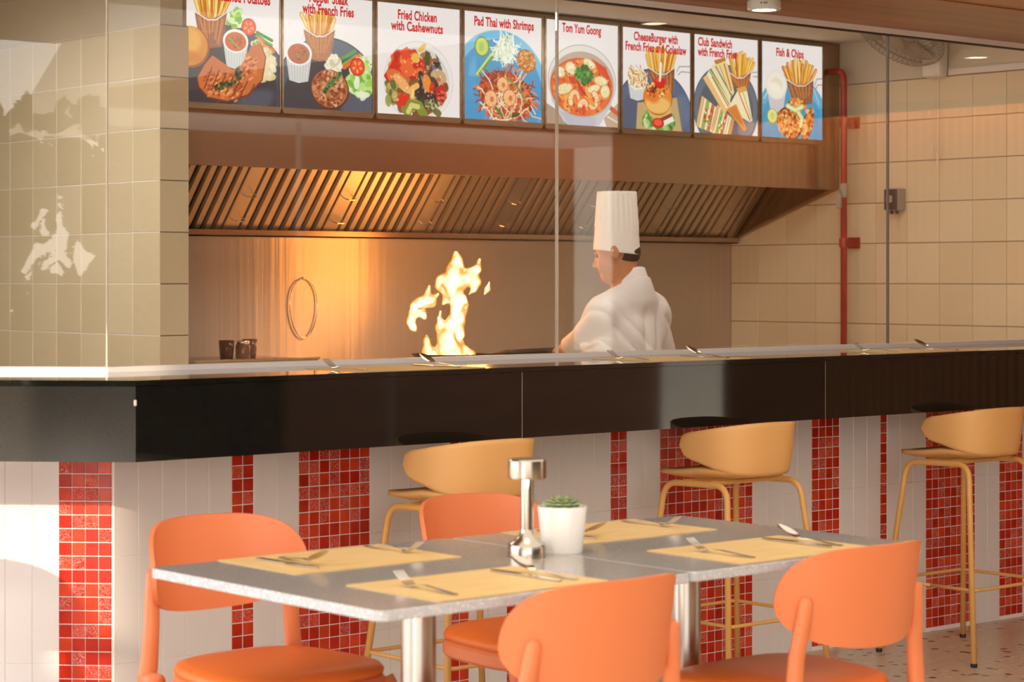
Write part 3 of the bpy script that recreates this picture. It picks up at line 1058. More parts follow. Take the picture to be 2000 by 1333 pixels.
        for k in range(5):
            f = k / 5
            self.S([(cx - wt / 2 + (wt - wb) / 2 * f, top + 0.05 + (bot - top) * f), (cx + wt / 2 - (wt - wb) / 2 * f, top + 0.03 + (bot - top) * f)], 0.004, (0.76, 0.62, 0.50), 0.45)
        self.S([(cx - wt / 2, top), (cx - wt * 0.1, top + 0.06), (cx + wt * 0.15, top + 0.055), (cx + wt / 2, top - 0.02)], 0.012, (0.92, 0.88, 0.84))
        return self

    def cup(self, cx, cy, r, h, fill, flecks=None):
        self.P([(cx - r, cy), (cx + r, cy), (cx + r * 0.72, cy + h), (cx, cy + h + 0.02), (cx - r * 0.72, cy + h)], (0.86, 0.86, 0.84))
        for k in range(8):
            f = (k + 0.5) / 8 * 2 - 1
            self.S([(cx + r * f, cy + 0.03), (cx + r * f * 0.74, cy + h)], 0.008, (0.70, 0.71, 0.70), 0.6)
        self.E(cx, cy, r, r * 0.80, (0.96, 0.95, 0.93))
        self.E(cx, cy + 0.005, r * 0.84, r * 0.64, fill)
        if flecks:
            self.scatter(cx, cy + 0.005, r * 0.6, r * 0.45, 14, 0.006, 0.014, flecks, 1.5)
        return self

    def tomato(self, cx, cy, r):
        self.E(cx, cy, r, r, (0.80, 0.10, 0.04)).E(cx, cy, r * 0.86, r * 0.86, (0.95, 0.28, 0.14))
        for k in range(5):
            a = k * 2 * PI / 5 + 0.3
            self.E(cx + math.cos(a) * r * 0.48, cy + math.sin(a) * r * 0.46, r * 0.24, r * 0.15, (0.98, 0.66, 0.36), a)
        return self

    def lettuce(self, cx, cy, rx, ry, n=50):
        pal = [(0.62, 0.82, 0.34), (0.76, 0.90, 0.52), (0.88, 0.95, 0.74), (0.46, 0.70, 0.22), (0.94, 0.96, 0.86)]
        return self.scatter(cx, cy, rx, ry, n, 0.012, 0.034, pal, 1.8)

    def done(self, name):
        noise = RNG.normal(0, 0.012, (PH, PW, 1)).astype(np.float32)
        a = np.clip(self.a + noise, 0, 1)
        a = np.where(a <= 0.04045, a / 12.92, ((a + 0.055) / 1.055) ** 2.4)
        img = bpy.data.images.new(name, PW, PH, alpha=False, float_buffer=True)
        img.colorspace_settings.name = 'Non-Color'
        buf = np.ones((PH, PW, 4), np.float32)
        buf[..., :3] = a[::-1]
        img.pixels.foreach_set(buf.ravel())
        img.update()
        return img

WHITE_BG = (0.95, 0.925, 0.91)
SLATE = (0.25, 0.28, 0.33)
SLATE_L = (0.36, 0.40, 0.47)
BLUE = (0.24, 0.60, 0.80)
BLUE_L = (0.45, 0.76, 0.90)

def paint_pork():
    p = Paint(WHITE_BG)
    p.E(.46, .86, .66, .56, (.16, .17, .20)).E(.46, .86, .645, .545, SLATE).E(.44, .90, .54, .44, (.19, .20, .23)).E(.72, .98, .24, .10, SLATE_L, -.4, .6, 14)
    p.fries(.27, .02, .30, .26, 18).basket(.27, .24, .52, .34, .22)
    p.lettuce(.54, .27, .08, .08, 40)
    p.S([(.76, .37), (.92, .43)], .030, (.24, .56, .18)).S([(.75, .40), (.92, .47)], .022, (.36, .68, .26))
    p.S([(.76, .45), (.93, .52)], .050, (.90, .42, .12)).S([(.78, .42), (.90, .56)], .04, (.95, .52, .18))
    p.scatter(.85, .66, .09, .14, 90, .015, .035, [(.92, .88, .72), (.96, .93, .82), (.86, .80, .58), (.94, .84, .62)])
    p.scatter(.76, .50, .07, .06, 40, .012, .024, [(.95, .93, .84), (.88, .84, .66), (.55, .66, .30)])
    p.tomato(.67, .33, .078)
    p.E(.05, .54, .205, .185, (.62, .30, .06)).E(.04, .53, .195, .175, (.86, .55, .18)).E(.02, .49, .15, .12, (.94, .70, .32), -.3, .8, 14).E(.07, .62, .12, .05, (.80, .46, .14), .2, .6, 8)
    p.cup(.53, .46, .135, .22, (.82, .38, .16), [(.35, .50, .18), (.90, .60, .36), (.70, .28, .10)])
    p.S([(.46, .44), (.57, .52)], .02, (.55, .62, .36))
    chop = [(.12, .80), (.20, .68), (.28, .60), (.40, .66), (.50, .71), (.60, .66), (.70, .50), (.80, .46), (.86, .58), (.82, .78), (.66, .92), (.44, .985), (.24, .96), (.14, .88)]
    p.P(chop, (.50, .20, .09)).P([(x * .97 + .014, y * .975 + .012) for x, y in chop], (.80, .42, .20))
    for _ in range(190):
        t = RNG.uniform(0, 1)
        x = .20 + .55 * t; y = .80 + .06 * math.sin(3 * t) + RNG.normal(0, .06)
        if t > .75: y -= .16
        p.E(x, y, RNG.uniform(.01, .035), RNG.uniform(.006, .014), [(.93, .58, .32), (.86, .46, .22), (.68, .28, .12), (.96, .68, .42), (.60, .22, .10)][RNG.integers(5)], -.5, .75)
    for k in range(7):
        p.S([(.20 + .075 * k, .88 + .012 * k), (.28 + .075 * k, .70 + .02 * k)], .013, (.48, .18, .07), .75)
    p.scatter(.42, .84, .12, .03, 50, .008, .016, [(.10, .26, .12), (.20, .42, .20), (.06, .15, .08)], 1.2, -.3)
    p.scatter(.56, .74, .03, .06, 40, .008, .016, [(.10, .26, .12), (.26, .46, .24), (.06, .15, .08)], 1.2)
    return p

def paint_steak():
    p = Paint(WHITE_BG)
    p.E(.5, .88, .60, .55, (.14, .20, .28)).E(.5, .88, .585, .535, (.28, .35, .43)).E(.47, .92, .47, .42, (.22, .23, .26)).E(.80, .95, .16, .14, SLATE_L, -.5, .7, 16)
    p.fries(.40, .10, .36, .28, 18).basket(.40, .30, .56, .36, .22, .0, (.62, .34, .18))
    p.S([(.62, .56), (.80, .46)], .035, (.26, .58, .18)).S([(.64, .60), (.82, .50)], .02, (.42, .72, .30))
    p.S([(.68, .61), (.86, .50)], .045, (.90, .42, .14))
    p.scatter(.56, .60, .07, .07, 70, .014, .03, [(.93, .90, .80), (.97, .95, .88), (.84, .80, .64)])
    p.lettuce(.86, .74, .13, .13, 120).lettuce(.90, .60, .10, .08, 40)
    p.tomato(.83, .60, .085)
    p.cup(.17, .52, .145, .24, (.72, .34, .15), [(.50, .22, .08), (.45, .50, .18), (.82, .48, .28)])
    p.E(.52, .82, .215, .185, (.36, .16, .08), .1).E(.515, .81, .205, .175, (.70, .40, .22), .1)
    p.scatter(.515, .81, .18, .16, 260, .007, .020, [(.86, .58, .40), (.76, .46, .28), (.54, .26, .13), (.92, .70, .54), (.45, .20, .10)], 1.4)
    for k in range(7):
        p.scatter(.46 + .028 * k, .83 - .026 * k, .018, .018, 12, .007, .014, [(.10, .28, .12), (.22, .46, .20), (.36, .56, .30)], 1.2)
    return p

def paint_chicken():
    p = Paint(WHITE_BG)
    p.E(.5, .69, .42, .385, (.80, .77, .74)).E(.5, .69, .415, .38, (.93, .91, .90)).E(.5, .70, .375, .34, (.86, .83, .80)).E(.5, .72, .36, .31, (.90, .86, .82))
    pal_r = [(.84, .20, .08), (.92, .34, .12), (.72, .10, .06), (.95, .48, .20)]
    pal_d = [(.14, .12, .13), (.22, .18, .18), (.30, .24, .18), (.18, .22, .14)]
    p.scatter(.48, .72, .33, .28, 150, .025, .055, [(.62, .34, .16), (.50, .30, .14), (.70, .46, .20), (.40, .28, .14)])
    p.scatter(.36, .54, .17, .11, 60, .025, .05, pal_r)
    p.P([(.08, .66), (.20, .50), (.28, .56), (.14, .74)], (.82, .10, .06)).P([(.28, .42), (.36, .38), (.40, .48), (.30, .50)], (.90, .26, .10))
    p.E(.24, .68, .14, .075, (.88, .42, .18), .5).E(.30, .72, .13, .05, (.95, .68, .40), .7).E(.38, .58, .10, .07, (.92, .40, .16)).E(.46, .48, .05, .05, (.93, .72, .28)).E(.54, .38, .06, .025, (.92, .74, .30), -.7)
    p.E(.46, .55, .035, .03, (.80, .10, .08)).E(.54, .52, .035, .04, (.84, .12, .08))
    p.P([(.58, .40), (.64, .42), (.62, .56), (.57, .52)], (.20, .30, .14)).P([(.70, .42), (.74, .46), (.80, .62), (.76, .62)], (.35, .40, .30))
    p.P([(.68, .50), (.77, .50), (.66, .68), (.58, .66)], (.16, .15, .20))
    p.scatter(.67, .59, .04, .07, 30, .006, .014, [(.45, .45, .52), (.24, .23, .30), (.10, .09, .13)], 1.5, .5)
    p.E(.74, .64, .10, .08, (.78, .66, .46), .3).E(.74, .66, .03, .02, (.80, .40, .26))
    p.scatter(.60, .78, .12, .13, 60, .02, .05, pal_d).S([(.52, .62), (.58, .80), (.66, .90)], .06, (.18, .15, .14)).S([(.53, .64), (.58, .78)], .015, (.60, .58, .60))
    p.E(.60, .70, .05, .09, (.92, .56, .18), -.3).E(.66, .74, .03, .06, (.80, .12, .07), .2)
    p.P([(.70, .74), (.82, .68), (.84, .82), (.78, .90), (.72, .86)], (.74, .10, .08)).scatter(.78, .80, .05, .08, 20, .008, .016, [(.92, .40, .30), (.55, .05, .05)])
    p.S([(.42, .84), (.42, .76), (.48, .73)], .055, (.94, .74, .40)).S([(.42, .83), (.43, .77)], .02, (.98, .86, .60))
    p.P([(.20, .88), (.30, .80), (.40, .86), (.34, .92), (.24, .92)], (.88, .14, .06)).scatter(.16, .80, .06, .10, 24, .02, .04, [(.60, .62, .30), (.80, .66, .40), (.35, .40, .18)])
    p.S([(.36, .97), (.40, .90), (.50, .91), (.56, .99)], .095, (.50, .56, .20)).S([(.37, .97), (.41, .91), (.49, .92)], .05, (.84, .82, .46))
    p.S([(.60, .88), (.74, .97)], .07, (.46, .42, .22)).scatter(.68, .90, .08, .05, 26, .008, .016, [(.80, .78, .56), (.22, .30, .14)])
    p.scatter(.48, .70, .33, .28, 70, .004, .010, [(1, .95, .88), (.98, .80, .62)], 1.6, 0, .7)
    return p

def paint_padthai():
    p = Paint(WHITE_BG)
    p.E(.45, .72, .63, .60, (.62, .82, .90)).E(.45, .72, .62, .59, BLUE_L).E(.45, .75, .56, .54, BLUE).E(.10, .62, .05, .20, BLUE_L, .1, .6, 12)
    p.P([(0, .60), (1, .60), (1, 1), (0, 1)], BLUE, .75)
    p.S([(.17, .58), (.54, .20)], .050, (.62, .74, .30)).S([(.16, .58), (.52, .20)], .014, (.86, .92, .62)).S([(.22, .55), (.58, .18)], .022, (.38, .62, .20))
    p.E(.225, .32, .095, .10, (.42, .58, .16)).E(.225, .32, .080, .085, (.78, .86, .42)).E(.22, .325, .03, .045, (.66, .80, .40))
    p.strands(.54, .33, .14, .10, 130, .012, [(.96, .96, .90), (.88, .92, .80), (.99, .99, .96), (.80, .88, .68)], .10)
    p.E(.80, .42, .13, .115, (.66, .40, .14), .4).scatter(.80, .42, .12, .105, 240, .006, .013, [(.90, .62, .28), (.80, .48, .18), (.96, .76, .44), (.64, .36, .12)], 1.2)
    p.E(.54, .76, .36, .235, (.50, .18, .10), .2)
    p.strands(.54, .77, .33, .21, 330, .014, [(.80, .36, .20), (.88, .48, .30), (.68, .24, .12), (.92, .62, .42), (.60, .20, .10)], .13)
    p.scatter(.52, .74, .30, .18, 60, .012, .028, [(.84, .30, .14), (.90, .50, .26), (.58, .20, .09)])
    p.strands(.56, .80, .34, .20, 34, .014, [(.95, .86, .72), (.90, .78, .62)], .22)
    p.S([(.55, .60), (.72, .70), (.78, .80)], .022, (.46, .60, .24)).S([(.40, .88), (.48, .95)], .03, (.30, .50, .18)).E(.66, .94, .06, .02, (.24, .34, .14), -.3)
    for (cx, cy, r_, a) in ((.49, .66, .075, .3), (.34, .80, .085, 1.2), (.58, .78, .085, -.4)):
        p.E(cx, cy, r_, r_ * 1.02, (.80, .38, .18)).E(cx, cy, r_ * .90, r_ * .92, (.96, .76, .52)).E(cx + r_ * .15, cy + r_ * .05, r_ * .30, r_ * .34, (.86, .46, .26))
        for k in range(5):
            an = a + k * .8
            p.S([(cx + math.cos(an) * r_ * .4, cy + math.sin(an) * r_ * .4), (cx + math.cos(an) * r_ * .85, cy + math.sin(an) * r_ * .85)], .007, (.90, .56, .34), .8)
    p.S([(.20, .84), (.30, .90), (.36, .98), (.44, .99)], .014, (.93, .88, .74)).S([(.86, .84), (.92, .92)], .014, (.93, .90, .82))
    return p

def paint_tomyum():
    p = Paint(WHITE_BG)
    p.P([(0, .80), (.14, .86), (.30, 1), (0, 1)], (.70, .60, .50)).P([(.80, .92), (1, .76), (1, 1), (.84, 1)], (.78, .66, .54)).S([(.88, .80), (.99, .86)], .05, (.84, .36, .22)).S([(.86, .90), (1, .95)], .02, (.92, .86, .78))
    p.P([(.03, .55), (.97, .55), (.90, .80), (.74, .99), (.66, 1), (.32, 1), (.24, .97), (.08, .78)], (.80, .79, .82))
    p.P([(.2, .88), (.7, .92), (.68, 1), (.32, 1)], (.70, .70, .76), .5)
    p.E(.50, .57, .475, .375, (.74, .71, .67)).E(.50, .57, .465, .365, (.90, .88, .85)).E(.50, .60, .445, .335, (.74, .66, .58)).E(.49, .625, .432, .295, (.84, .30, .08)).E(.49, .63, .42, .282, (.90, .42, .13))
    p.scatter(.49, .63, .40, .265, 190, .01, .03, [(.95, .56, .20), (.86, .28, .08), (.92, .48, .16), (.80, .20, .06), (.97, .70, .36)], 1.8)
    p.P([(.62, .34), (.84, .42), (.88, .56), (.70, .44)], (.86, .20, .05), .7)
    p.scatter(.48, .80, .24, .05, 60, .01, .024, [(.86, .22, .06), (.95, .60, .24), (.90, .40, .12)])
    def blob(cx, cy, rx, ry, a):
        p.E(cx, cy, rx, ry, (.88, .60, .30), a).E(cx, cy - .006, rx * .86, ry * .80, (.96, .88, .68), a).scatter(cx, cy, rx * .6, ry * .5, 8, .006, .014, [(.86, .86, .62), (.99, .95, .84)])
    blob(.25, .66, .125, .062, -.25); blob(.34, .46, .085, .07, .5); blob(.20, .50, .07, .06, .2); blob(.60, .40, .10, .05, .35); blob(.76, .56, .10, .055, .1); blob(.82, .66, .07, .08, .3); blob(.66, .64, .10, .045, -.3)
    for (cx, cy, r_, o, n_) in ((.40, .75, .070, 2.6, 8), (.64, .75, .072, -1.2, 8), (.52, .82, .055, 3.4, 6)):
        pts = [(cx + math.cos(o + k * .5) * r_ * (1 - .05 * k), cy + math.sin(o + k * .5) * r_) for k in range(n_)]
        for k in range(len(pts) - 1):
            w_ = .074 - .004 * k
            p.S(pts[k:k + 2], w_, (.90, .52, .26))
        for k in range(len(pts) - 1):
            p.S(pts[k:k + 2], .056 - .004 * k, (.97, .86, .66))
        for k in range(1, len(pts)):
            p.S([(pts[k][0] - (pts[k][0] - cx) * .32, pts[k][1] - (pts[k][1] - cy) * .32), (pts[k][0] + (pts[k][0] - cx) * .30, pts[k][1] + (pts[k][1] - cy) * .30)], .008, (.92, .60, .36), .8)
    p.S([(.42, .56), (.48, .64), (.54, .70)], .03, (.78, .08, .05))
    p.scatter(.52, .51, .11, .085, 70, .014, .03, [(.16, .48, .14), (.26, .60, .20), (.10, .36, .10), (.38, .68, .28)], 1.4)
    p.scatter(.49, .63, .40, .26, 50, .004, .008, [(.30, .08, .03), (1, .9, .7)], 1.2)
    return p

def paint_burger():
    p = Paint(WHITE_BG)
    p.E(.46, .94, .60, .58, (.20, .26, .36)).E(.46, .94, .588, .568, (.34, .40, .51)).E(.44, .98, .50, .46, (.30, .36, .46)).E(.86, .82, .14, .20, (.42, .48, .58), .3, .6, 16)
    p.S([(.80, .40), (.84, .345), (1.0, .335)], .010, (.60, .58, .56)).S([(.82, .43), (.87, .395), (1.0, .395)], .010, (.60, .58, .56))
    p.fries(.56, .14, .50, .34, 18).basket(.57, .38, .60, .40, .28, .04, (.44, .22, .14))
    p.P([(.22, .74), (.80, .66), (.88, 1), (.20, 1)], (.80, .68, .46))
    for k in range(16):
        p.S([(.22, .74 + .02 * k), (.88, .66 + .022 * k)], .004, (.66, .52, .30), .7)
    p.cup(.22, .50, .145, .20, (.86, .74, .50), None)
    p.strands(.22, .485, .10, .075, 90, .014, [(.93, .88, .72), (.86, .78, .56), (.96, .94, .84), (.86, .50, .20)], .08)
    p.scatter(.53, .90, .22, .11, 110, .016, .038, [(.30, .54, .20), (.44, .66, .28), (.66, .80, .46), (.22, .42, .14), (.84, .90, .70)], 1.7)
    p.P([(.36, .78), (.72, .80), (.70, .88), (.56, .92), (.40, .86)], (.88, .70, .44)).P([(.52, .89), (.72, .82), (.74, .85), (.56, .93)], (.56, .24, .12)).P([(.56, .92), (.74, .85), (.76, .90), (.62, .95)], (.94, .92, .86))
    p.E(.52, .93, .09, .055, (.80, .12, .06)).E(.52, .925, .06, .035, (.93, .36, .22))
    p.E(.52, .68, .215, .18, (.62, .28, .07)).E(.52, .675, .205, .17, (.90, .54, .19)).E(.52, .75, .19, .09, (.95, .76, .42), 0, .95, 10).E(.44, .66, .10, .07, (.92, .42, .12), .3, .8, 12).E(.60, .60, .11, .06, (.94, .58, .22), -.2, .7, 12)
    p.scatter(.50, .60, .16, .09, 40, .006, .013, [(.50, .18, .06), (.36, .12, .06), (.98, .86, .60)], 1.4)
    p.S([(.44, .62), (.50, .56), (.56, .57)], .03, (.42, .14, .06))
    p.E(.55, .52, .085, .062, (.84, .10, .04)).E(.53, .50, .04, .025, (.96, .36, .22), 0, .8, 4)
    p.S([(.55, .50), (.565, .33)], .030, (.96, .94, .88)).S([(.575, .48), (.59, .34)], .008, (.80, .78, .72))
    return p

def paint_club():
    p = Paint(WHITE_BG)
    p.E(.5, .73, .51, .47, (.24, .28, .34)).E(.5, .73, .50, .46, (.40, .45, .51)).E(.5, .75, .43, .38, (.33, .37, .42)).E(.82, .92, .14, .10, (.56, .60, .63), -.4, .7, 14)
    p.S([(.92, .34), (1.0, .33)], .010, (.60, .58, .56)).S([(.93, .38), (1.0, .38)], .010, (.60, .58, .56))
    p.fries(.73, .12, .40, .30, 17).basket(.71, .35, .50, .38, .24, .02, (.52, .27, .12))
    def wedge(x, y, s, a, lit):
        c, q = math.cos(a), math.sin(a)
        def T(u, v):
            return (x + (u * c - v * q) * s, y + (u * q + v * c) * s)
        cols = [(.90, .74, .48), (.97, .90, .72), (.60, .72, .34), (.95, .90, .78), (.86, .40, .20), (.96, .90, .74), (.97, .92, .78), (.84, .62, .34)]
        for k, cc in enumerate(cols):
            o = k * .13
            p.P([T(o, .0 + k * .03), T(o + .17, .03 + k * .03), T(o + .13, 1.0), T(o - .06, .98)], cc)
            p.S([T(o, 0 + k * .03), T(o - .06, .98)], .007, (.66, .44, .20), .8)
        p.scatter(*T(.45, .55), .10 * s * 2, .16 * s * 2, 20, .006, .014, [(.80, .24, .12), (.46, .66, .24), (.98, .92, .80)], 1.6, a)
        if lit:
            p.P([T(-.02, 0), T(.98, .30), T(.30, 1.02)], (.84, .50, .22), .0)
    wedge(.12, .62, .33, .22, 0)
    wedge(.36, .70, .28, .28, 0)
    p.P([(.14, .44), (.20, .40), (.52, .74), (.48, .80)], (.93, .76, .48)).P([(.20, .40), (.24, .34), (.58, .68), (.52, .76)], (.97, .92, .74)).P([(.26, .33), (.30, .28), (.58, .60), (.56, .66)], (.96, .88, .66)).S([(.24, .36), (.56, .70)], .018, (.56, .68, .30)).S([(.28, .42), (.54, .72)], .014, (.86, .36, .16))
    p.P([(.31, .27), (.46, .23), (.52, .27), (.63, .56), (.60, .60)], (.95, .84, .58)).P([(.31, .25), (.48, .21), (.50, .24), (.34, .29)], (.78, .50, .22)).S([(.47, .28), (.58, .54)], .02, (.84, .44, .18)).S([(.40, .30), (.56, .58)], .012, (.60, .70, .36))
    p.P([(.52, .74), (.68, .54), (.80, .50), (.84, .55), (.92, .84), (.88, .86)], (.97, .91, .74)).S([(.70, .56), (.88, .84)], .016, (.86, .42, .22)).S([(.76, .54), (.90, .82)], .012, (.62, .72, .40)).P([(.66, .52), (.80, .485), (.84, .53), (.70, .57)], (.88, .66, .34))
    p.P([(.50, .74), (.66, .68), (.83, .93), (.79, .96)], (.90, .60, .28)).P([(.52, .745), (.65, .70), (.79, .92)], (.86, .48, .19), .8)
    return p

def paint_fish():
    p = Paint(WHITE_BG)
    p.E(.5, .86, .60, .57, (.40, .66, .78)).E(.5, .86, .59, .56, (.40, .70, .84)).E(.5, .90, .51, .48, (.27, .62, .78)).S([(.04, .60), (.18, .42), (.32, .34)], .014, (.80, .92, .96)).S([(.86, .46), (.95, .62)], .012, (.72, .88, .94))
    p.P([(0, .66), (1, .66), (1, 1), (0, 1)], (.27, .62, .78), .6)
    p.S([(.88, .42), (.91, .35), (1.0, .34)], .010, (.50, .52, .54)).S([(.89, .46), (.93, .41), (1.0, .41)], .010, (.50, .52, .54))
    p.fries(.62, .14, .44, .42, 22).basket(.63, .38, .62, .46, .32, .04, (.46, .28, .20))
    p.P([(.07, .46), (.41, .46), (.35, .71), (.22, .74), (.14, .70)], (.86, .84, .84))
    for k in range(8):
        p.S([(.09 + .042 * k, .50), (.15 + .026 * k, .71)], .010, (.72, .68, .70), .6)
    p.E(.24, .445, .175, .165, (.93, .91, .87)).E(.24, .445, .150, .140, (.97, .94, .86)).E(.25, .43, .09, .06, (.90, .87, .74), .3, .7, 8).E(.23, .47, .08, .05, (.99, .97, .91), .2, .8, 6)
    p.E(.175, .78, .088, .085, (.62, .66, .24)).E(.175, .775, .076, .073, (.92, .90, .56)).E(.175, .775, .03, .04, (.85, .84, .44))
    p.E(.46, .84, .215, .17, (.50, .20, .06), .4).E(.76, .84, .085, .20, (.54, .22, .07), .35)
    for cx, cy, rx, ry, a, n in ((.44, .84, .19, .15, .4, 220), (.76, .83, .07, .18, .3, 110), (.58, .64, .16, .06, 0, 70)):
        p.scatter(cx, cy, rx, ry, n, .008, .024, [(.90, .54, .22), (.82, .42, .14), (.95, .68, .36), (.66, .28, .09), (.98, .78, .50)], 1.3, a)
    p.S([(.42, .66), (.56, .70), (.66, .66)], .055, (.78, .86, .50)).S([(.42, .66), (.56, .70), (.66, .66)], .03, (.92, .95, .74))
    p.S([(.60, .72), (.66, .78), (.64, .86)], .06, (.80, .82, .46)).S([(.60, .72), (.66, .78), (.64, .86)], .034, (.94, .92, .70))
    return p

MENU = [(paint_pork, ['Pork Chop with', 'Mashed Potatoes'], 0.62, 0.025, 'pork chop with mashed potatoes', 'C'),
        (paint_steak, ['Pepper Steak', 'with French Fries'], 0.50, 0.060, 'pepper steak with french fries', 'C'),
        (paint_chicken, ['Fried Chicken', 'with Cashewnuts'], 0.48, 0.135, 'fried chicken with cashew nuts in a white bowl', 'C'),
        (paint_padthai, ['Pad Thai with Shrimps'], 0.51, 0.125, 'pad thai noodles with shrimps on a blue plate', 'C'),
        (paint_tomyum, ['Tom Yum Goong'], 0.49, 0.105, 'red tom yum soup with shrimps in a white bowl', 'C'),
        (paint_burger, ['CheeseBurger with', 'French Fries and Coleslaw'], 0.49, 0.120, 'cheeseburger with fries and coleslaw', 'C'),
        (paint_club, ['Club Sandwich', 'with French Fries'], 0.06, 0.110, 'club sandwich wedges with fries', 'L'),
        (paint_fish, ['Fish & Chips'], 0.46, 0.140, 'fish and chips on a blue plate', 'C')]
M['letter_red'] = pmat('letter_red', (0.60, 0.012, 0.02), 0.5, emit=(0.62, 0.02, 0.025), estr=0.55)

LINE_W = [(.55, .56), (.44, .58), (.47, .63), (.77,), (.54,), (.65, .90), (.53, .61), (.45,)]

def print_mat(name, img):
    m, nt, b = new_mat(name)
    tx = nt.nodes.new('ShaderNodeTexImage')
    tx.image = img
    tx.extension = 'EXTEND'
    b.inputs['Base Color'].default_value = (0.03, 0.03, 0.03, 1)
    b.inputs['Roughness'].default_value = 0.25
    nt.links.new(tx.outputs['Color'], b.inputs['Emission Color'])
    b.inputs['Emission Strength'].default_value = 0.93
    return m

def lettering(lines, parent, x, z, align, y, widths):
    for k, s in enumerate(lines):
        cu = bpy.data.curves.new('lettering', 'FONT')
        cu.body = s
        cu.size = 0.056
        cu.align_x = 'CENTER' if align == 'C' else 'LEFT'
        cu.offset = 0.0017
        cu.extrude = 0.0004
        cu.resolution_u = 3
        cu.space_character = 1.04
        o = bpy.data.objects.new('tmp', cu)
        COL.objects.link(o)
        bpy.context.view_layer.update()
        me = bpy.data.meshes.new_from_object(o.evaluated_get(bpy.context.evaluated_depsgraph_get()))
        COL.objects.unlink(o)
        bpy.data.objects.remove(o)
        me.materials.clear()
        me.materials.append(M['letter_red'])
        t = link('lettering', me, parent, (x, y, z - 0.0475 * k))
        t.rotation_euler = (R(90), 0, 0)
        xs_ = [v.co.x for v in me.vertices]
        t.scale = (widths[k] / (max(xs_) - min(xs_)), 1.0, 1.0)

BX = [(4.620, 5.063), (5.083, 5.530), (5.556, 6.000), (6.026, 6.470), (6.497, 6.936), (6.965, 7.404), (7.431, 7.869), (7.898, 8.339)]
BZ0, BZ1, BY = 2.061, 2.526, 7.322
for k, (fn, lines, tx_, tz_, dish, al) in enumerate(MENU):
    x0, x1 = BX[k]
    cx = (x0 + x1) / 2
    t = thing('menu_lightbox', 'lit menu picture box showing ' + dish, 'menu board', (cx, 7.353, BZ0), 0, 'lit menu boxes along the top of the hood')
    w = (x1 - x0) / 2
    h = BZ1 - BZ0
    e = 0.012
    d0 = BY - 7.353
    fr = MB()
    # mitred angle frame: bottom bar with chamfered ends, thin sides and top
    fr.add([(-w - e, d0 - .004, 0), (w + e, d0 - .004, 0), (w + e - .012, d0 - .004, -.024), (-w - e + .012, d0 - .004, -.024), (-w - e, -.001, 0), (w + e, -.001, 0), (w + e - .012, -.001, -.024), (-w - e + .012, -.001, -.024)],
           [(3, 2, 1, 0), (4, 5, 6, 7), (0, 1, 5, 4), (1, 2, 6, 5), (2, 3, 7, 6), (3, 0, 4, 7)])
    fr.box(-w - e, -w, d0 - .004, -.001, 0, h).box(w, w + e, d0 - .004, -.001, 0, h).box(-w - e, w + e, d0 - .004, -.001, h, h + .012)
    fr.build('frame', M['bronze'], t)
    img = fn().done('print_%d' % k)
    pm = bpy.data.meshes.new('print')
    pm.from_pydata([(-w, d0, 0), (w, d0, 0), (w, d0, h), (-w, d0, h), (-w, -.002, 0), (w, -.002, 0), (w, -.002, h), (-w, -.002, h)], [], [(0, 1, 2, 3), (5, 4, 7, 6), (4, 5, 1, 0), (3, 2, 6, 7), (4, 0, 3, 7), (1, 5, 6, 2)])
    uv = pm.uv_layers.new(name='uv')
    for li, c in enumerate([(0, 0), (1, 0), (1, 1), (0, 1)] + [(0.01, 0.99)] * 20):
        uv.data[li].uv = c
    pm.materials.append(print_mat('menu_print_%d' % k, img))
    link('printed_picture', pm, t)
    lettering(lines, t, -w + tx_ * 2 * w, h - tz_ * h, al, d0 - .0012, [f * 2 * w for f in LINE_W[k]])
# ------------------------------------------------------------------ kitchen fittings
def bend(pts, r, n=6):
    """round the inner corners of a polyline"""
    pts = [Vector(p) for p in pts]
    out = [pts[0]]
    for a, b, c in zip(pts[:-2], pts[1:-1], pts[2:]):
        d1, d2 = (a - b).normalized(), (c - b).normalized()
        rr = min(r, (a - b).length * 0.49, (c - b).length * 0.49)
        p0, p2 = b + d1 * rr, b + d2 * rr
        for i in range(n + 1):
            t = i / n
            out.append(p0 * (1 - t) ** 2 + b * (2 * t * (1 - t)) + p2 * t * t)
    out.append(pts[-1])
    return out

pipe = thing('gas_pipe', 'red painted gas pipe running down the right kitchen wall beside the hood', 'pipe', (8.42, 7.25, 0))
MB().tube([Vector(p) for p in bend([(0, 0.10, 2.408), (0, 0, 2.408), (0, 0, 0.0)], 0.055)], 0.0165, 12).build('pipe_run', M['red_paint'], pipe, True)
for z in (2.15, 1.548):
    c = MB()
    c.lathe([(0.023, z - 0.022), (0.023, z + 0.022)], 12)
    c.box(0.012, 0.088, -0.010, 0.010, z - 0.020, z + 0.020)
    c.box(0.070, 0.088, -0.032, 0.032, z - 0.028, z + 0.028)
    c.build('pipe_clip', M['red_paint'], pipe)
v_ = MB()
v_.lathe([(0.020, 1.775), (0.024, 1.79), (0.024, 1.83), (0.020, 1.845)], 10)
v_.rbox(-0.050, -0.026, -0.014, 0.012, 1.72, 1.80, 0.004, 1).tube([(-0.02, 0, 1.81), (-0.04, 0, 1.80), (-0.04, 0, 1.72)], 0.007, 6)
v_.build('valve', M['grey_plastic'], pipe)

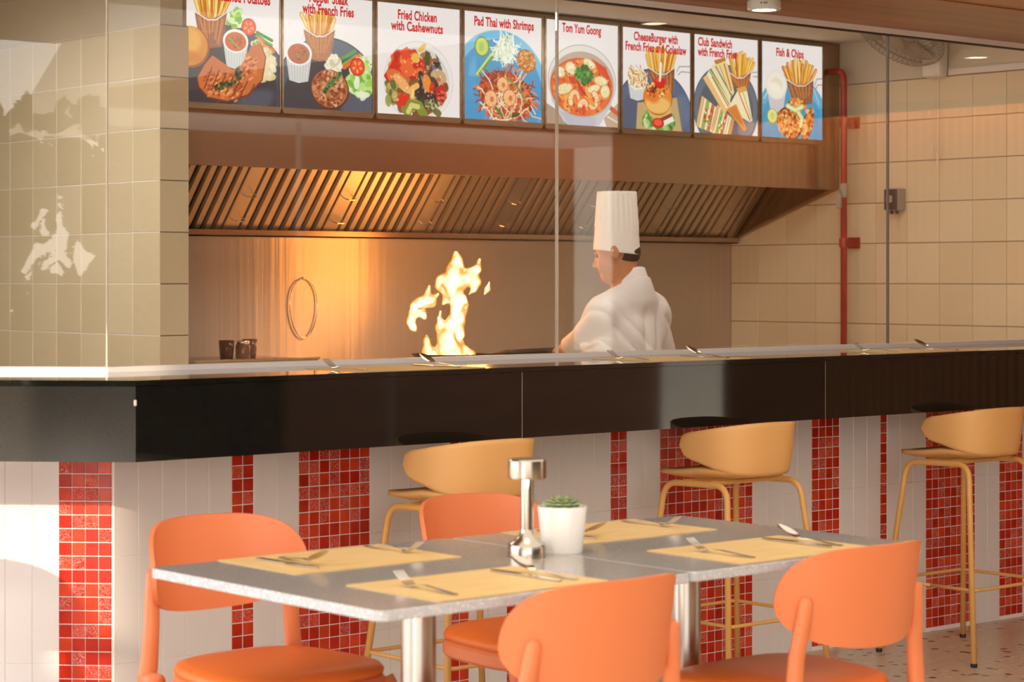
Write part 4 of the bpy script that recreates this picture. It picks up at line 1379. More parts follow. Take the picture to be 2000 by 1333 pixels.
# wall fan
fan = thing('wall_fan', 'pale wall fan with a wire cage mounted high on the right kitchen wall', 'fan', (8.506, 6.72, 2.36))
mt = MB()
mt.rbox(-0.075, 0.002, -0.055, 0.055, -0.02, 0.16, 0.016, 3)
mt.build('wall_mount', M['white_plastic'], fan, True)
MB().tube(bend([(-0.05, 0, 0.13), (-0.12, 0.02, 0.17), (-0.16, 0.03, 0.20)], 0.03), [0.035] * 9, 12).build('arm', M['white_plastic'], fan, True)
fc = Vector((-0.225, 0.055, 0.205))
fn_ = Vector((-0.46, 0.10, -0.62)).normalized()
rot = fn_.to_track_quat('Z', 'Y').to_matrix().to_4x4()
FM = Matrix.Translation(fc) @ rot
mo = MB().lathe([(0.02, -0.09), (0.055, -0.08), (0.062, -0.02), (0.05, 0.0)], 20, 0, FM)
mo.build('motor_housing', M['white_plastic'], fan, True)
cg_ = MB()
NW = 56
for k in range(NW):
    a = 2 * PI * k / NW
    pts = [(rr * math.cos(a), rr * math.sin(a), z) for rr, z in ((0.060, 0.075), (0.12, 0.085), (0.19, 0.072), (0.232, 0.03), (0.235, 0.0), (0.20, -0.03), (0.12, -0.045), (0.06, -0.04))]
    cg_.tube([FM @ Vector(p) for p in pts], 0.0016, 4)
for rr, z, w in ((0.235, 0.012, 0.0050), (0.16, 0.082, 0.0018), (0.062, 0.076, 0.003)):
    cg_.tube([FM @ Vector((rr * math.cos(2 * PI * k / 40), rr * math.sin(2 * PI * k / 40), z)) for k in range(40)], w, 5, closed=True)
cg_.lathe([(0.001, 0.082), (0.055, 0.080), (0.062, 0.074), (0.001, 0.072)], 24, 0, FM)
M['cage_wire'] = pmat('cage_wire', (0.40, 0.36, 0.30), 0.4)
cg_.build('wire_cage', M['cage_wire'], fan, True)
M['fan_blade'] = pmat('fan_blade', (0.52, 0.47, 0.40), 0.4)
for k in range(3):
    bl = MB()
    A = 2 * PI * k / 3 + 0.4
    def bf(u, v, A=A):
        rr = 0.045 + 0.155 * u
        a = A + (v - 0.5) * (1.25 + 0.3 * math.sin(PI * u))
        return FM @ Vector((rr * math.cos(a), rr * math.sin(a), 0.02 + (v - 0.5) * 0.035))
    bl.grid(bf, 6, 6)
    o = bl.build('blade', M['fan_blade'], fan, True)
    md = o.modifiers.new('thick', 'SOLIDIFY'); md.thickness = 0.002
cd_ = MB()
cd_.tube([(-0.036, 0.015, 0.0), (-0.036, 0.015, -0.34)], 0.0012, 4).lathe([(0.004, -0.40), (0.005, -0.34), (0.002, -0.335)], 8, 0, Matrix.Translation((-0.036, 0.015, 0)))
cd_.tube([(-0.036, -0.016, 0.0), (-0.036, -0.016, -0.38)], 0.0012, 4).lathe([(0.004, -0.44), (0.005, -0.38), (0.002, -0.375)], 8, 0, Matrix.Translation((-0.036, -0.016, 0)))
cd_.build('pull_cord', M['white_plastic'], fan)

cdt = MB().box(8.494, 8.514, 5.62, 6.66, 2.348, 2.378).build('cable_trunking', M['white_plastic'])
tag(cdt, 'white cable trunking along the top edge of the right wall tiles', 'trunking')
sw = thing('isolator_switch', 'small grey isolator box with a black face on the right kitchen wall', 'switch box', (8.508, 6.97, 1.705))
MB().rbox(-0.062, 0.002, -0.042, 0.042, 0, 0.106, 0.005, 2).build('housing', M['grey_plastic'], sw)
MB().rbox(-0.070, -0.061, -0.040, 0.040, 0.003, 0.103, 0.003, 1).build('face_plate', M['dark_plastic'], sw)
MB().rbox(-0.082, -0.069, -0.018, 0.018, 0.036, 0.072, 0.004, 2).rbox(-0.094, -0.080, -0.005, 0.005, 0.034, 0.074, 0.003, 1).build('rotary_knob', M['grey_plastic'], sw)
MB().lathe([(0.009, -0.018), (0.009, 0.0)], 8, 0, Matrix.Translation((-0.035, 0.02, 0))).lathe([(0.009, -0.018), (0.009, 0.0)], 8, 0, Matrix.Translation((-0.035, -0.012, 0))).build('cable_gland', M['dark_plastic'], sw)

hg = MB().tube(bend([(8.18, 7.46, CZ), (8.18, 7.46, 2.545)], .01), 0.012, 8)
# cooking range, prep shelf, woks, fire
rg = thing('cooking_range', 'stainless steel wok range standing against the steel back wall', 'range', (6.55, 7.74, 0))
MB().rbox(-1.15, 1.20, -0.36, 0.35, 0.08, 0.90, 0.006, 1).build('body', M['range_steel'], rg)
MB().rbox(-1.17, 1.22, -0.38, 0.36, 0.90, 0.925, 0.006, 1).build('top', M['range_steel'], rg)
for bx in (-0.95, -0.32, 0.35):
    MB().lathe([(0.17, 0.925), (0.165, 0.965), (0.145, 0.965), (0.14, 0.925)], 24, 0, Matrix.Translation((bx, -0.08, 0))).build('burner_ring', M['iron'], rg)
for bx in (-0.95, -0.32, 0.35):
    MB().lathe([(0.022, 0), (0.022, 0.02), (0.016, 0.035)], 12, 0, Matrix.Translation((bx, -0.365, 0.80)) @ Matrix.Rotation(R(90), 4, 'X')).build('knob', M['dark_plastic'], rg)
for sx in (-1.1, 1.15):
    for sy in (-0.30, 0.30):
        MB().lathe([(0.025, 0), (0.025, 0.085)], 10, 0, Matrix.Translation((sx, sy, 0))).build('leg', M['range_steel'], rg)

def wok(name, label, x, y, hx, hy):
    t = thing(name, label, 'wok', (x, y, 0.955))
    prof = [(0.03, 0.0), (0.09, 0.012), (0.14, 0.040), (0.172, 0.075), (0.176, 0.078), (0.168, 0.078), (0.135, 0.044), (0.088, 0.018), (0.001, 0.008)]
    MB().lathe(prof, 32, cap=False).lathe([(0.001, 0.0), (0.03, 0.0)], 32, cap=False).build('bowl', M['iron'], t, True)
    d = Vector((hx - x, hy - y, 0))
    u = d.normalized()
    MB().tube([u * 0.165 + Vector((0, 0, 0.066)), u * 0.25 + Vector((0, 0, 0.085)), u * (d.length + 0.06) + Vector((0, 0, 0.100))], [0.010, 0.011, 0.013], 10).build('handle', M['iron'], t, True)
    return t
W1 = (6.228, 7.664)
wok('wok', 'black wok with flames leaping out of it, held by the cook', W1[0], W1[1], 6.570, 7.30)

# signed distance modelling for soft bodies (one continuous surface per object)
class SDF:
    def __init__(self, lo, hi, h):
        self.lo = np.array(lo, np.float32); self.h = h
        n = np.ceil((np.array(hi) - self.lo) / h).astype(int) + 1
        self.n = n
        self.d = np.full(n, 0.06, np.float32)
        self.ax = [self.lo[i] + h * np.arange(n[i], dtype=np.float32) for i in range(3)]

    def _sub(self, lo, hi):
        sl = []
        for i in range(3):
            a = max(0, int((lo[i] - self.lo[i]) / self.h)); b = min(self.n[i], int((hi[i] - self.lo[i]) / self.h) + 2)
            sl.append(slice(a, max(a, b)))
        sl = tuple(sl)
        X = self.ax[0][sl[0]][:, None, None]; Y = self.ax[1][sl[1]][None, :, None]; Z = self.ax[2][sl[2]][None, None, :]
        return sl, X, Y, Z

    def _join(self, sl, v, k):
        a = self.d[sl]
        if a.size == 0:
            return
        if k <= 0:
            self.d[sl] = np.minimum(a, v)
        else:
            t = np.clip(0.5 + 0.5 * (a - v) / k, 0, 1)
            self.d[sl] = a * (1 - t) + v * t - k * t * (1 - t)

    def cap(self, a, b, ra, rb, k=0.02, flat=None):
        a = np.array(a, np.float32); b = np.array(b, np.float32)
        r_ = max(ra, rb) + 0.07
        sl, X, Y, Z = self._sub(np.minimum(a, b) - r_, np.maximum(a, b) + r_)
        u = b - a
        t = np.clip(((X - a[0]) * u[0] + (Y - a[1]) * u[1] + (Z - a[2]) * u[2]) / (float(u @ u) + 1e-9), 0, 1)
        d = np.sqrt((X - a[0] - u[0] * t) ** 2 + (Y - a[1] - u[1] * t) ** 2 + (Z - a[2] - u[2] * t) ** 2) - (ra + (rb - ra) * t)
        self._join(sl, d, k)
        return self

    def ell(self, c, r_, k=0.02, rot=None, sub=False):
        c = np.array(c, np.float32); r_ = np.array(r_, np.float32)
        m = float(r_.max()) + 0.07
        sl, X, Y, Z = self._sub(c - m, c + m)
        X, Y, Z = X - c[0], Y - c[1], Z - c[2]
        if rot is not None:
            q = np.array(rot, np.float32)
            X, Y, Z = (q[0, 0] * X + q[0, 1] * Y + q[0, 2] * Z, q[1, 0] * X + q[1, 1] * Y + q[1, 2] * Z, q[2, 0] * X + q[2, 1] * Y + q[2, 2] * Z)
        k0 = np.sqrt((X / r_[0]) ** 2 + (Y / r_[1]) ** 2 + (Z / r_[2]) ** 2)
        k1 = np.sqrt((X / r_[0] ** 2) ** 2 + (Y / r_[1] ** 2) ** 2 + (Z / r_[2] ** 2) ** 2)
        d = k0 * (k0 - 1) / (k1 + 1e-6)
        d = np.where(k0 < 0.05, -float(r_.min()), d)
        if sub:
            a = self.d[sl]
            t = np.clip(0.5 - 0.5 * (a + d) / k, 0, 1)
            self.d[sl] = a * (1 - t) - d * t + k * t * (1 - t)
        else:
            self._join(sl, d, k)
        return self

    def field(self, fn):
        X = self.ax[0][:, None, None]; Y = self.ax[1][None, :, None]; Z = self.ax[2][None, None, :]
        self.d = fn(self.d, X, Y, Z).astype(np.float32)
        return self

    def mesh(self, name, mat, iso=0.0):
        import openvdb
        g = openvdb.FloatGrid(0.06)
        d = np.clip(self.d, -0.06, 0.06).astype(np.float64)
        d[0], d[-1], d[:, 0], d[:, -1], d[:, :, 0], d[:, :, -1] = [0.06] * 6
        g.copyFromArray(np.ascontiguousarray(d))
        p, q = g.convertToQuads(iso)
        p = np.asarray(p, np.float32) * self.h + self.lo
        q = np.asarray(q, np.int32)
        v = p[q]
        vol = np.einsum('ij,ij->i', v[:, 0], np.cross(v[:, 1], v[:, 2])).sum() + np.einsum('ij,ij->i', v[:, 0], np.cross(v[:, 2], v[:, 3])).sum()
        if vol < 0:
            q = q[:, ::-1]
        me = bpy.data.meshes.new(name)
        me.vertices.add(len(p)); me.vertices.foreach_set('co', p.ravel())
        me.loops.add(q.size); me.loops.foreach_set('vertex_index', np.ascontiguousarray(q).ravel())
        me.polygons.add(len(q)); me.polygons.foreach_set('loop_start', np.arange(0, q.size, 4, dtype=np.int32))
        me.update(calc_edges=True)
        me.polygons.foreach_set('use_smooth', np.ones(len(q), bool))
        me.materials.append(mat)
        me.validate()
        return me

# flames: tongues given in centimetres to the side (a), up (b) and in depth (c) of the wok centre
RT = Vector((math.sin(TH), -math.cos(TH), 0))
VW = Vector((math.cos(TH), math.sin(TH), 0))
def FL(a, b, c=0.0):
    p = RT * (a / 100) + VW * (c / 100)
    return (W1[0] + p.x, W1[1] + p.y, 1.0 + b / 100)
S_ = SDF((W1[0] - .30, W1[1] - .30, .96), (W1[0] + .30, W1[1] + .30, 1.60), 0.0045)
tongues = [
    [(-9, 0, 0, 2.8), (-9.8, 5, 0, 2.2), (-10.5, 9, 0, 1.3), (-10.6, 11.5, 0, 0.6)], [(-5.5, 0, 1, 3.0), (-6, 4, 1, 2.2), (-5.5, 7, 1, 0.7)],
    [(8.5, 0, 0, 2.6), (9, 3, 0, 1.8), (7.5, 6, 0, 0.6)], [(4, 0, 1, 3.2), (5.5, 5, 1, 1.8), (5.6, 9, 1, .6)],
    [(0, 0, 0, 5.2), (-0.5, 6, 0, 4.8), (-1, 11, 0, 4.2), (1, 16, 0, 3.2), (3, 21, 0, 2.7), (3.6, 26, 0, 2.6), (1.5, 30, 0, 3.4), (1, 34, 0, 4.8)],
    [(-3, 9, 0, 2.6), (-4.2, 15, 0, 2.0), (-4.8, 19, 0, 1.2), (-4.4, 22, 0, 0.5)],
    [(3.5, 12, -1, 2.2), (5, 18, -1, 1.4), (5.6, 22, -1, 0.6)], [(6.2, 22, 0, 1.2), (7, 26, 0, 1.0), (6.4, 29, 0, .4)],
    [(1.5, 36, 0, 4.2), (2.2, 41, 0, 3.4), (3, 45, 0, 2.2), (2.6, 48.5, 0, 0.8)],
    [(5, 36, 0, 3.6), (9, 38.5, 0, 2.6), (12, 41.5, 0, 1.7), (13, 45.5, 0, 0.6)],
    [(0, 35, 1, 3.4), (-3.4, 36.5, 1, 2.4), (-4.4, 33.5, 1, 1.6), (-3.6, 31, 1, 0.6)],
    [(8, 37, 0, 2.6), (11.5, 35.5, 0, 2.0), (10.5, 32, 0, 1.3), (8.5, 30, 0, .5)],
    [(0, 32, 0, 2.6), (-2, 28, 0, 1.4), (-3.2, 26, 0, .5)], [(15.2, 30, 0, .5), (16.5, 32.5, 0, 1.0), (17.4, 35.5, 0, .4)]]
for tg_ in tongues:
    for p0, p1 in zip(tg_[:-1], tg_[1:]):
        S_.cap(FL(*p0[:3]), FL(*p1[:3]), p0[3] / 85, p1[3] / 85, 0.014)
wob = lambda d, X, Y, Z: d + 0.0042 * np.sin(95 * X + 60 * Y + 5 * np.sin(13 * Z)) * np.sin(21 * Z + 3 + 12 * Y) + 0.0016 * np.sin(70 * Z + 90 * X + 50 * Y)
S_.field(wob)
fo_ = link('flame', S_.mesh('flame', M['flame']), None)
tag(fo_, 'tall bright flame rising from the wok in front of the cook', 'flame')
S_ = SDF((W1[0] - .30, W1[1] - .30, 1.05), (W1[0] + .20, W1[1] + .30, 1.45), 0.0045)
for tg_ in [[(-16, 25, 0, 2.0), (-13, 26, 0, 2.4), (-9, 27, 0, 2.2), (-5.5, 30, 0, 0.6)], [(-10.5, 28, 0, 1.8), (-10.2, 31, 0, 1.0), (-9.6, 33.5, 0, .4)], [(-17, 21.5, 0, 1.7), (-17.8, 18, 0, 1.4), (-16.4, 15, 0, 1.3), (-15.6, 14, 0, .8)], [(-16, 22, 0, 1.6), (-12.5, 21.4, 0, 1.2), (-11.6, 19.4, 0, .6)]]:
    for p0, p1 in zip(tg_[:-1], tg_[1:]):
        S_.cap(FL(*p0[:3]), FL(*p1[:3]), p0[3] / 85, p1[3] / 85, 0.012)
S_.field(wob)
fo2 = link('flame', S_.mesh('flame_lick', M['flame']), None)
tag(fo2, 'small detached lick of fire floating to the left of the tall flame', 'flame')
fl_l = bpy.data.lights.new('fire_light', 'POINT')
fl_l.energy = 17
fl_l.color = (1.0, 0.35, 0.06)
fl_l.shadow_soft_size = 0.22
flo = link('fire_light', fl_l, None, (W1[0] + 0.0, W1[1] - 0.03, 1.40))

pt = thing('prep_shelf', 'small stainless shelf at the left end of the range holding brown cups', 'shelf', (5.03, 7.66, 0))
MB().rbox(-0.30, 0.30, -0.24, 0.24, 1.022, 1.040, 0.004, 1).build('top', M['range_steel'], pt)
for sx in (-0.27, 0.27):
    for sy in (-0.21, 0.21):
        MB().lathe([(0.016, 0), (0.016, 1.023)], 10, 0, Matrix.Translation((sx, sy, 0))).build('leg', M['range_steel'], pt)
MB().tube([(-0.30, -0.245, 1.043), (0.30, -0.245, 1.043)], 0.005, 8).build('rail', M['polished'], pt)
cup = MB().lathe([(0.026, 0), (0.033, 0.078), (0.030, 0.078), (0.024, 0.006), (0.001, 0.005)], 24)
o = cup.build('tumbler', M['cup_brown'], None, True, (4.995, 7.60, 1.040))
tag(o, 'dark brown tumbler, the left one on the prep shelf', 'cup')
jar = thing('sauce_jar', 'amber sauce jar with a bright metal rim on the prep shelf', 'jar', (5.065, 7.585, 1.040))
MB().lathe([(0.029, 0), (0.031, 0.01), (0.031, 0.055), (0.027, 0.062)], 20).build('body', M['cup_glass'], jar, True)
MB().lathe([(0.028, 0.060), (0.028, 0.074), (0.02, 0.077)], 20).build('rim', M['polished'], jar, True)
o = MB().lathe([(0.026, 0), (0.032, 0.080), (0.029, 0.080), (0.024, 0.006), (0.001, 0.005)], 24).build('tumbler', M['cup_glass'], None, True, (5.125, 7.625, 1.040))
tag(o, 'reddish brown tumbler to the right of the sauce jar', 'cup')
lp = MB().tube([(5.733 + 0.075 * math.sin(2 * PI * k / 28) * (1 - 0.12 * math.cos(2 * PI * k / 28)), 8.098, 1.237 - 0.133 * math.cos(2 * PI * k / 28)) for k in range(28)], 0.0035, 6, closed=True)
lp.tube([(5.733, 8.098, 1.37), (5.733, 8.108, 1.375)], 0.004, 6)
tag(lp.build('wire_loop', M['polished'], None, True), 'thin wire loop hung flat on the steel back wall left of the flame', 'hook')

# round downlights under the soffit
def downlight(x, y, label):
    t = thing('downlight', label, 'ceiling light', (x, y, 2.345), 0, 'round white downlights under the soffit')
    MB().lathe([(0.058, 0.0), (0.060, -0.004), (0.060, -0.028), (0.056, -0.033), (0.043, -0.033), (0.041, -0.030)], 36, cap=False).lathe([(0.001, -0.0005), (0.058, -0.0005)], 36, cap=False).build('housing', M['white_plastic'], t, 'auto')
    MB().lathe([(0.001, -0.0315), (0.041, -0.0315), (0.041, -0.028), (0.001, -0.028)], 32, cap=False).build('lens', M['lamp_face'], t)
    sl = MB()
    for a in (-128, -132.5, -137.5):
        ca = R(a)
        sl.box(-0.0012, 0.0012, -0.001, 0.001, -0.017, -0.009, 0, Matrix.Translation((0.0598 * math.cos(ca), 0.0598 * math.sin(ca), 0)) @ Matrix.Rotation(ca + R(90), 4, 'Z'))
    ca = R(-147)
    sl.box(-0.0022, 0.0022, -0.001, 0.001, -0.0155, -0.0105, 0, Matrix.Translation((0.0598 * math.cos(ca), 0.0598 * math.sin(ca), 0)) @ Matrix.Rotation(ca + R(90), 4, 'Z'))
    sl.build('vent_slots', M['dark_plastic'], t)
    return t
d1 = downlight(5.70, 5.272, 'round white downlight under the wood soffit at the top of the view')
dup(d1, (7.62, 5.27, 2.345), None, 'round white downlight further right under the soffit, mirrored in the glass')
dup(d1, (3.78, 5.27, 2.345), None, 'round white downlight further left under the soffit')
for k, (x, y) in enumerate(((5.75, 6.35), (7.25, 6.35), (3.35, 7.45))):
    t = thing('kitchen_light', 'square ceiling panel light over the %s' % ('left half of the kitchen', 'right half of the kitchen', 'passage left of the kitchen, added to brighten it')[k], 'ceiling light', (x, y, CZ))
    MB().box(-0.31, 0.31, -0.31, 0.31, -0.022, -0.001).build('frame', M['white_metal'], t)
    M['kitchen_panel'] = M.get('kitchen_panel') or pmat('kitchen_panel', (0.9, 0.9, 0.9), 0.5, emit=(1.0, 0.90, 0.76), estr=8.5)
    M['added_passage_panel'] = M.get('added_passage_panel') or pmat('added_passage_panel', (0.9, 0.9, 0.9), 0.5, emit=(1.0, 0.93, 0.84), estr=23.0)  # added source out of view, brightens the left kitchen wall
    MB().box(-0.28, 0.28, -0.28, 0.28, -0.025, -0.021).build('diffuser', M['added_passage_panel' if k == 2 else 'kitchen_panel'], t)
# ------------------------------------------------------------------ the cook
BXc, BYc = 6.62, 6.93
ft = Vector((-0.55, 0.835, 0)).normalized()          # where the head faces (before it dips)
lt = Vector((-ft.y, ft.x, 0))                        # left of the head, towards the camera
pit = R(13)
HCn = Vector((6.575, 6.945, 1.478))
fd = (ft * math.cos(pit) - Vector((0, 0, 1)) * math.sin(pit))
ud = (ft * math.sin(pit) + Vector((0, 0, 1)) * math.cos(pit))
HR = np.array([tuple(fd), tuple(lt), tuple(ud)], np.float32)
def H_(f, l, u):
    p = HCn + fd * f + lt * l + ud * u
    return (p.x, p.y, p.z)
S_ = SDF((6.28, 6.72, 0.02), (7.02, 7.50, 1.64), 0.005)
# head
S_.ell(H_(-.004, 0, .035), (.095, .075, .095), .01, HR)
S_.ell(H_(.028, 0, -.045), (.066, .060, .080), .03, HR)
S_.ell(H_(.058, 0, -.090), (.030, .034, .024), .025, HR)
S_.ell(H_(.060, .026, -.035), (.030, .026, .030), .02, HR).ell(H_(.060, -.026, -.035), (.030, .026, .030), .02, HR)
S_.cap(H_(.086, 0, .010), H_(.108, 0, -.028), .007, .0115, .010)
S_.ell(H_(.098, .011, -.032), (.011, .008, .008), .006, HR).ell(H_(.098, -.011, -.032), (.011, .008, .008), .006, HR)
S_.cap(H_(.086, -.026, .026), H_(.086, .026, .026), .008, .008, .012)
S_.cap(H_(.086, -.014, -.058), H_(.086, .014, -.058), .0075, .0075, .005).cap(H_(.083, -.013, -.071), H_(.083, .013, -.071), .0075, .0075, .005)
S_.ell(H_(.088, .031, .008), (.012, .014, .009), .008, HR, True).ell(H_(.088, -.031, .008), (.012, .014, .009), .008, HR, True)
for s in (1, -1):
    S_.ell(H_(-.010, .082 * s, .006), (.020, .0085, .034), .005, HR)
    S_.ell(H_(-.004, .0915 * s, .010), (.011, .006, .019), .003, HR, True)
# neck and trunk
S_.cap(H_(-.022, 0, -.050), (6.632, 6.915, 1.30), .054, .060, .03)
S_.ell((BXc, BYc + .03, 1.16), (.150, .105, .15), .05)
S_.ell((BXc, BYc + .035, 1.00), (.150, .115, .16), .06)
S_.ell((BXc, BYc + .01, .84), (.165, .120, .13), .05)
S_.cap((6.63, 6.915, 1.325), (6.485, 6.93, 1.232), .050, .052, .04).cap((6.63, 6.915, 1.325), (6.765, 6.93, 1.232), .050, .052, .04)
# arms: left reaches forward to the wok handle, right is bent at the side
LS, LE, LW = (6.478, 6.935, 1.222), (6.500, 7.045, 1.125), (6.545, 7.222, 1.062)
RS, RE, RW = (6.775, 6.935, 1.222), (6.842, 6.955, 1.040), (6.780, 7.180, 1.030)
S_.cap(LS, LE, .048, .041, .03).cap(LE, LW, .040, .027, .02)
S_.cap(RS, RE, .048, .041, .03).cap(RE, RW, .040, .027, .02)
def hand(w, to, side):
    w = Vector(w); to = Vector(to)
    f = (to - w).normalized()
    up = Vector((0, 0, 1)); up = (up - f * up.dot(f)).normalized()
    r_ = f.cross(up)
    pc = w + f * .045
    S_.cap(w, pc, .025, .030, .012)
    S_.cap(pc - r_ * .022, pc + f * .028 - r_ * .026, .016, .014, .012).cap(pc + r_ * .022, pc + f * .028 + r_ * .026, .016, .014, .012)
    for k, L in enumerate((.036, .042, .040, .032)):
        b = pc + f * .034 + r_ * (-.030 + .020 * k)
        a1 = b + f * (L * .75) - up * .006
        a2 = a1 + f * .006 - up * (L * .70)
        a3 = a2 - f * (L * .55) - up * .004
        S_.cap(b, a1, .0092, .0086, .004).cap(a1, a2, .0086, .0080, .003).cap(a2, a3, .0080, .0070, .003)
    t0 = w + f * .030 - r_ * (.024 * side)
    t1 = t0 + f * .020 - r_ * (.022 * side) - up * .012
    t2 = t1 + f * .026 - up * .014 + r_ * (.006 * side)
    S_.cap(t0, t1, .013, .011, .006).cap(t1, t2, .011, .009, .004)
hand(LW, (6.572, 7.31, 1.050), -1)
hand(RW, (6.755, 7.28, 1.022), 1)
# legs and feet
for s, x in ((-1, 6.53), (1, 6.71)):
    S_.cap((x, 6.94, .80), (x + .01 * s, 6.95, .45), .085, .056, .03).cap((x + .01 * s, 6.95, .45), (x + .015 * s, 6.93, .09), .054, .038, .02)
    S_.cap((x + .015 * s, 6.915, .055), (x + .03 * s, 7.08, .045), .036, .030, .02)
person = link('person', S_.mesh('person', M['skin']), None)
tag(person, 'cook in a tall white hat and white jacket at the wok, seen from behind', 'person')

# hair: a cap over the skull that shows below the hat
S_ = SDF((6.40, 6.76, 1.34), (6.76, 7.12, 1.64), 0.004)
S_.ell(H_(-.004, 0, .030), (.0985, .0785, .095), .01, HR)
S_.ell(H_(-.046, 0, -.010), (.056, .064, .052), .02, HR)
def haircut(d, X, Y, Z):
    f = (X - HCn.x) * fd.x + (Y - HCn.y) * fd.y + (Z - HCn.z) * fd.z
    l = (X - HCn.x) * lt.x + (Y - HCn.y) * lt.y
    u = (X - HCn.x) * ud.x + (Y - HCn.y) * ud.y + (Z - HCn.z) * ud.z
    d = np.maximum(np.maximum(d, f - 0.058 + 0.0 * l), u - 0.010)
    low = np.where(f > -0.016, 0.018 - (f + 0.016) * 0.0, -0.052)       # sideburns end higher than the nape
    earhole = 0.034 - np.sqrt((f + .012) ** 2 + (u - 0.0) ** 2)
    d = np.maximum(d, low - u)
    d = np.maximum(d, np.where(np.abs(l) > .05, earhole, -1))
    return d
S_.field(haircut)
link('hair', S_.mesh('hair', M['hair']), person)
for s in (1, -1):
    e_ = MB().lathe([(0.0005, -0.009), (0.006, -0.0065), (0.009, 0), (0.006, 0.0065), (0.0005, 0.009)], 12, 0, Matrix.Translation(H_(.080, .031 * s, .008)))
    e_.build('eye', M['eye_white'], person, True)
    br = MB().tube([H_(.092, .016 * s, .028), H_(.092, .030 * s, .033), H_(.083, .046 * s, .030)], [.0025, .0035, .002], 6)
    br.build('eyebrow', M['hair'], person, True)

# jacket: follows trunk and sleeves, gathers in folds, open only at collar, cuffs and hem
S_ = SDF((6.26, 6.70, 0.66), (7.06, 7.42, 1.46), 0.005)
S_.ell((BXc, BYc + .02, 1.14), (.172, .128, .165), .05)
S_.ell((BXc, BYc + .025, .96), (.172, .142, .20), .07)
S_.ell((BXc, BYc + .01, .80), (.182, .146, .16), .06)
S_.cap((6.632, 6.905, 1.318), (6.485, 6.93, 1.236), .066, .060, .05).cap((6.632, 6.905, 1.318), (6.768, 6.93, 1.236), .066, .060, .05)
S_.cap((6.635, 6.905, 1.28), (6.630, 6.902, 1.36), .085, .070, .04)
S_.cap(LS, LE, .066, .060, .04).cap(LE, (6.540, 7.192, 1.073), .058, .045, .025)
S_.cap(RS, RE, .066, .062, .07).cap(RE, (6.79, 7.15, 1.034), .060, .046, .025)
def folds(d, X, Y, Z):
    amp = np.clip((1.30 - Z) / 0.10, 0, 1)
    rdg = lambda t: 1 - 2 * np.abs(np.sin(t)) ** 0.7                       # sharp creases, soft ridges
    w = 0.0130 * rdg(30 * (X - 6.62) + 26 * (Z - 1.1) + 1.3 * np.sin(9 * Z + 7 * X)) * np.exp(-((X - 6.53) / 0.10) ** 2) * np.exp(-((Z - 1.03) / 0.15) ** 2)
    w = w + 0.0120 * rdg(34 * (X - 6.70) - 14 * (Z - 1.1) + 1.1 * np.sin(11 * Z)) * np.exp(-((X - 6.70) / 0.10) ** 2) * np.exp(-((Z - 1.08) / 0.17) ** 2)
    w = w + 0.0065 * rdg(34 * Z + 22 * X + 10 * Y + 1.2 * np.sin(14 * X + 8 * Z)) * np.clip((np.abs(X - 6.62) - 0.12) / 0.05, 0, 1)
    d = d + w * amp
    d = np.maximum(d, 0.70 - Z)                                            # hem
    cut = (Z - 1.340) + 0.55 * (Y - 6.91)                            # sloping neckline
    return np.maximum(d, cut)
S_.field(folds)
jk = link('jacket', S_.mesh('jacket', M['cotton']), person)
# stand-up collar
col = MB()
def cf_(u, v):
    a = 2 * PI * u
    rr = 0.0745 - 0.006 * v
    x, y = rr * math.cos(a), rr * 0.98 * math.sin(a)
    z = 1.330 - 0.62 * y + 0.050 * v
    return (6.628 + x, 6.912 + y + 0.012 * v, z)
col.grid(cf_, 40, 4, flip=True)
co = col.build('collar', M['cotton'], person, True)
md = co.modifiers.new('thick', 'SOLIDIFY'); md.thickness = 0.006; md.offset = 0
S_ = SDF((6.34, 6.74, 0.04), (6.90, 7.14, 0.82), 0.006)
for s, x in ((-1, 6.53), (1, 6.71)):
    S_.cap((x, 6.94, .78), (x + .01 * s, 6.95, .45), .105, .080, .03).cap((x + .01 * s, 6.95, .45), (x + .015 * s, 6.93, .10), .080, .072, .02)
S_.field(lambda d, X, Y, Z: np.maximum(np.maximum(d, Z - 0.80), 0.075 - Z))
link('trousers', S_.mesh('trousers', M['trousers']), person)
for s, x in ((-1, 6.53), (1, 6.71)):
    sh = MB()
    sh.tube([(x + .012 * s, 6.86, .045), (x + .015 * s, 6.90, .055), (x + .022 * s, 7.00, .052), (x + .032 * s, 7.09, .043), (x + .034 * s, 7.13, .036)], [.034, .046, .046, .042, .025], 14)
    sh.build('shoe', M['rubber'], person, True)

# tall pleated paper hat
ht = MB()
NS = 96
def hat_pt(a, t):
    z = 1.486 + 0.262 * t
    base = 0.1035 - 0.020 * t
    pl = 0.0022 * (1 if int(a / (2 * PI) * NS + 0.5) % 4 < 2 else -1) * min(1, max(0, (t - 0.36) / 0.06))
    rr = base + pl
    tilt = 0.03 * (1 - t)
    ca, sa = math.cos(a), math.sin(a)
    cf2, cl2 = ca * ft.x + sa * ft.y, ca * lt.x + sa * lt.y
    sq = rr * (1 - 0.20 * (1 - t) ** 1.5)                    # narrower across the ears at the band
    px_ = ft.x * cf2 * rr + lt.x * cl2 * sq
    py_ = ft.y * cf2 * rr + lt.y * cl2 * sq
    return (6.572 + px_, 6.944 + py_, z + (ca * ft.x + sa * ft.y) * 0.012 * (1 - t))
prof_t = [0, .02, .2, .34, .37, .42, .6, .8, .97, 1.0]
vs = [hat_pt(2 * PI * i / NS, t) for t in prof_t for i in range(NS)]
fs = []
for k in range(len(prof_t) - 1):
    for i in range(NS):
        j = (i + 1) % NS
        fs.append((k * NS + i, k * NS + j, (k + 1) * NS + j, (k + 1) * NS + i))
ht.add(vs, fs)
ht.lathe([(0.001, 1.735), (0.081, 1.738)], 48, 0, Matrix.Translation((6.572, 6.942, 0)), cap=False)
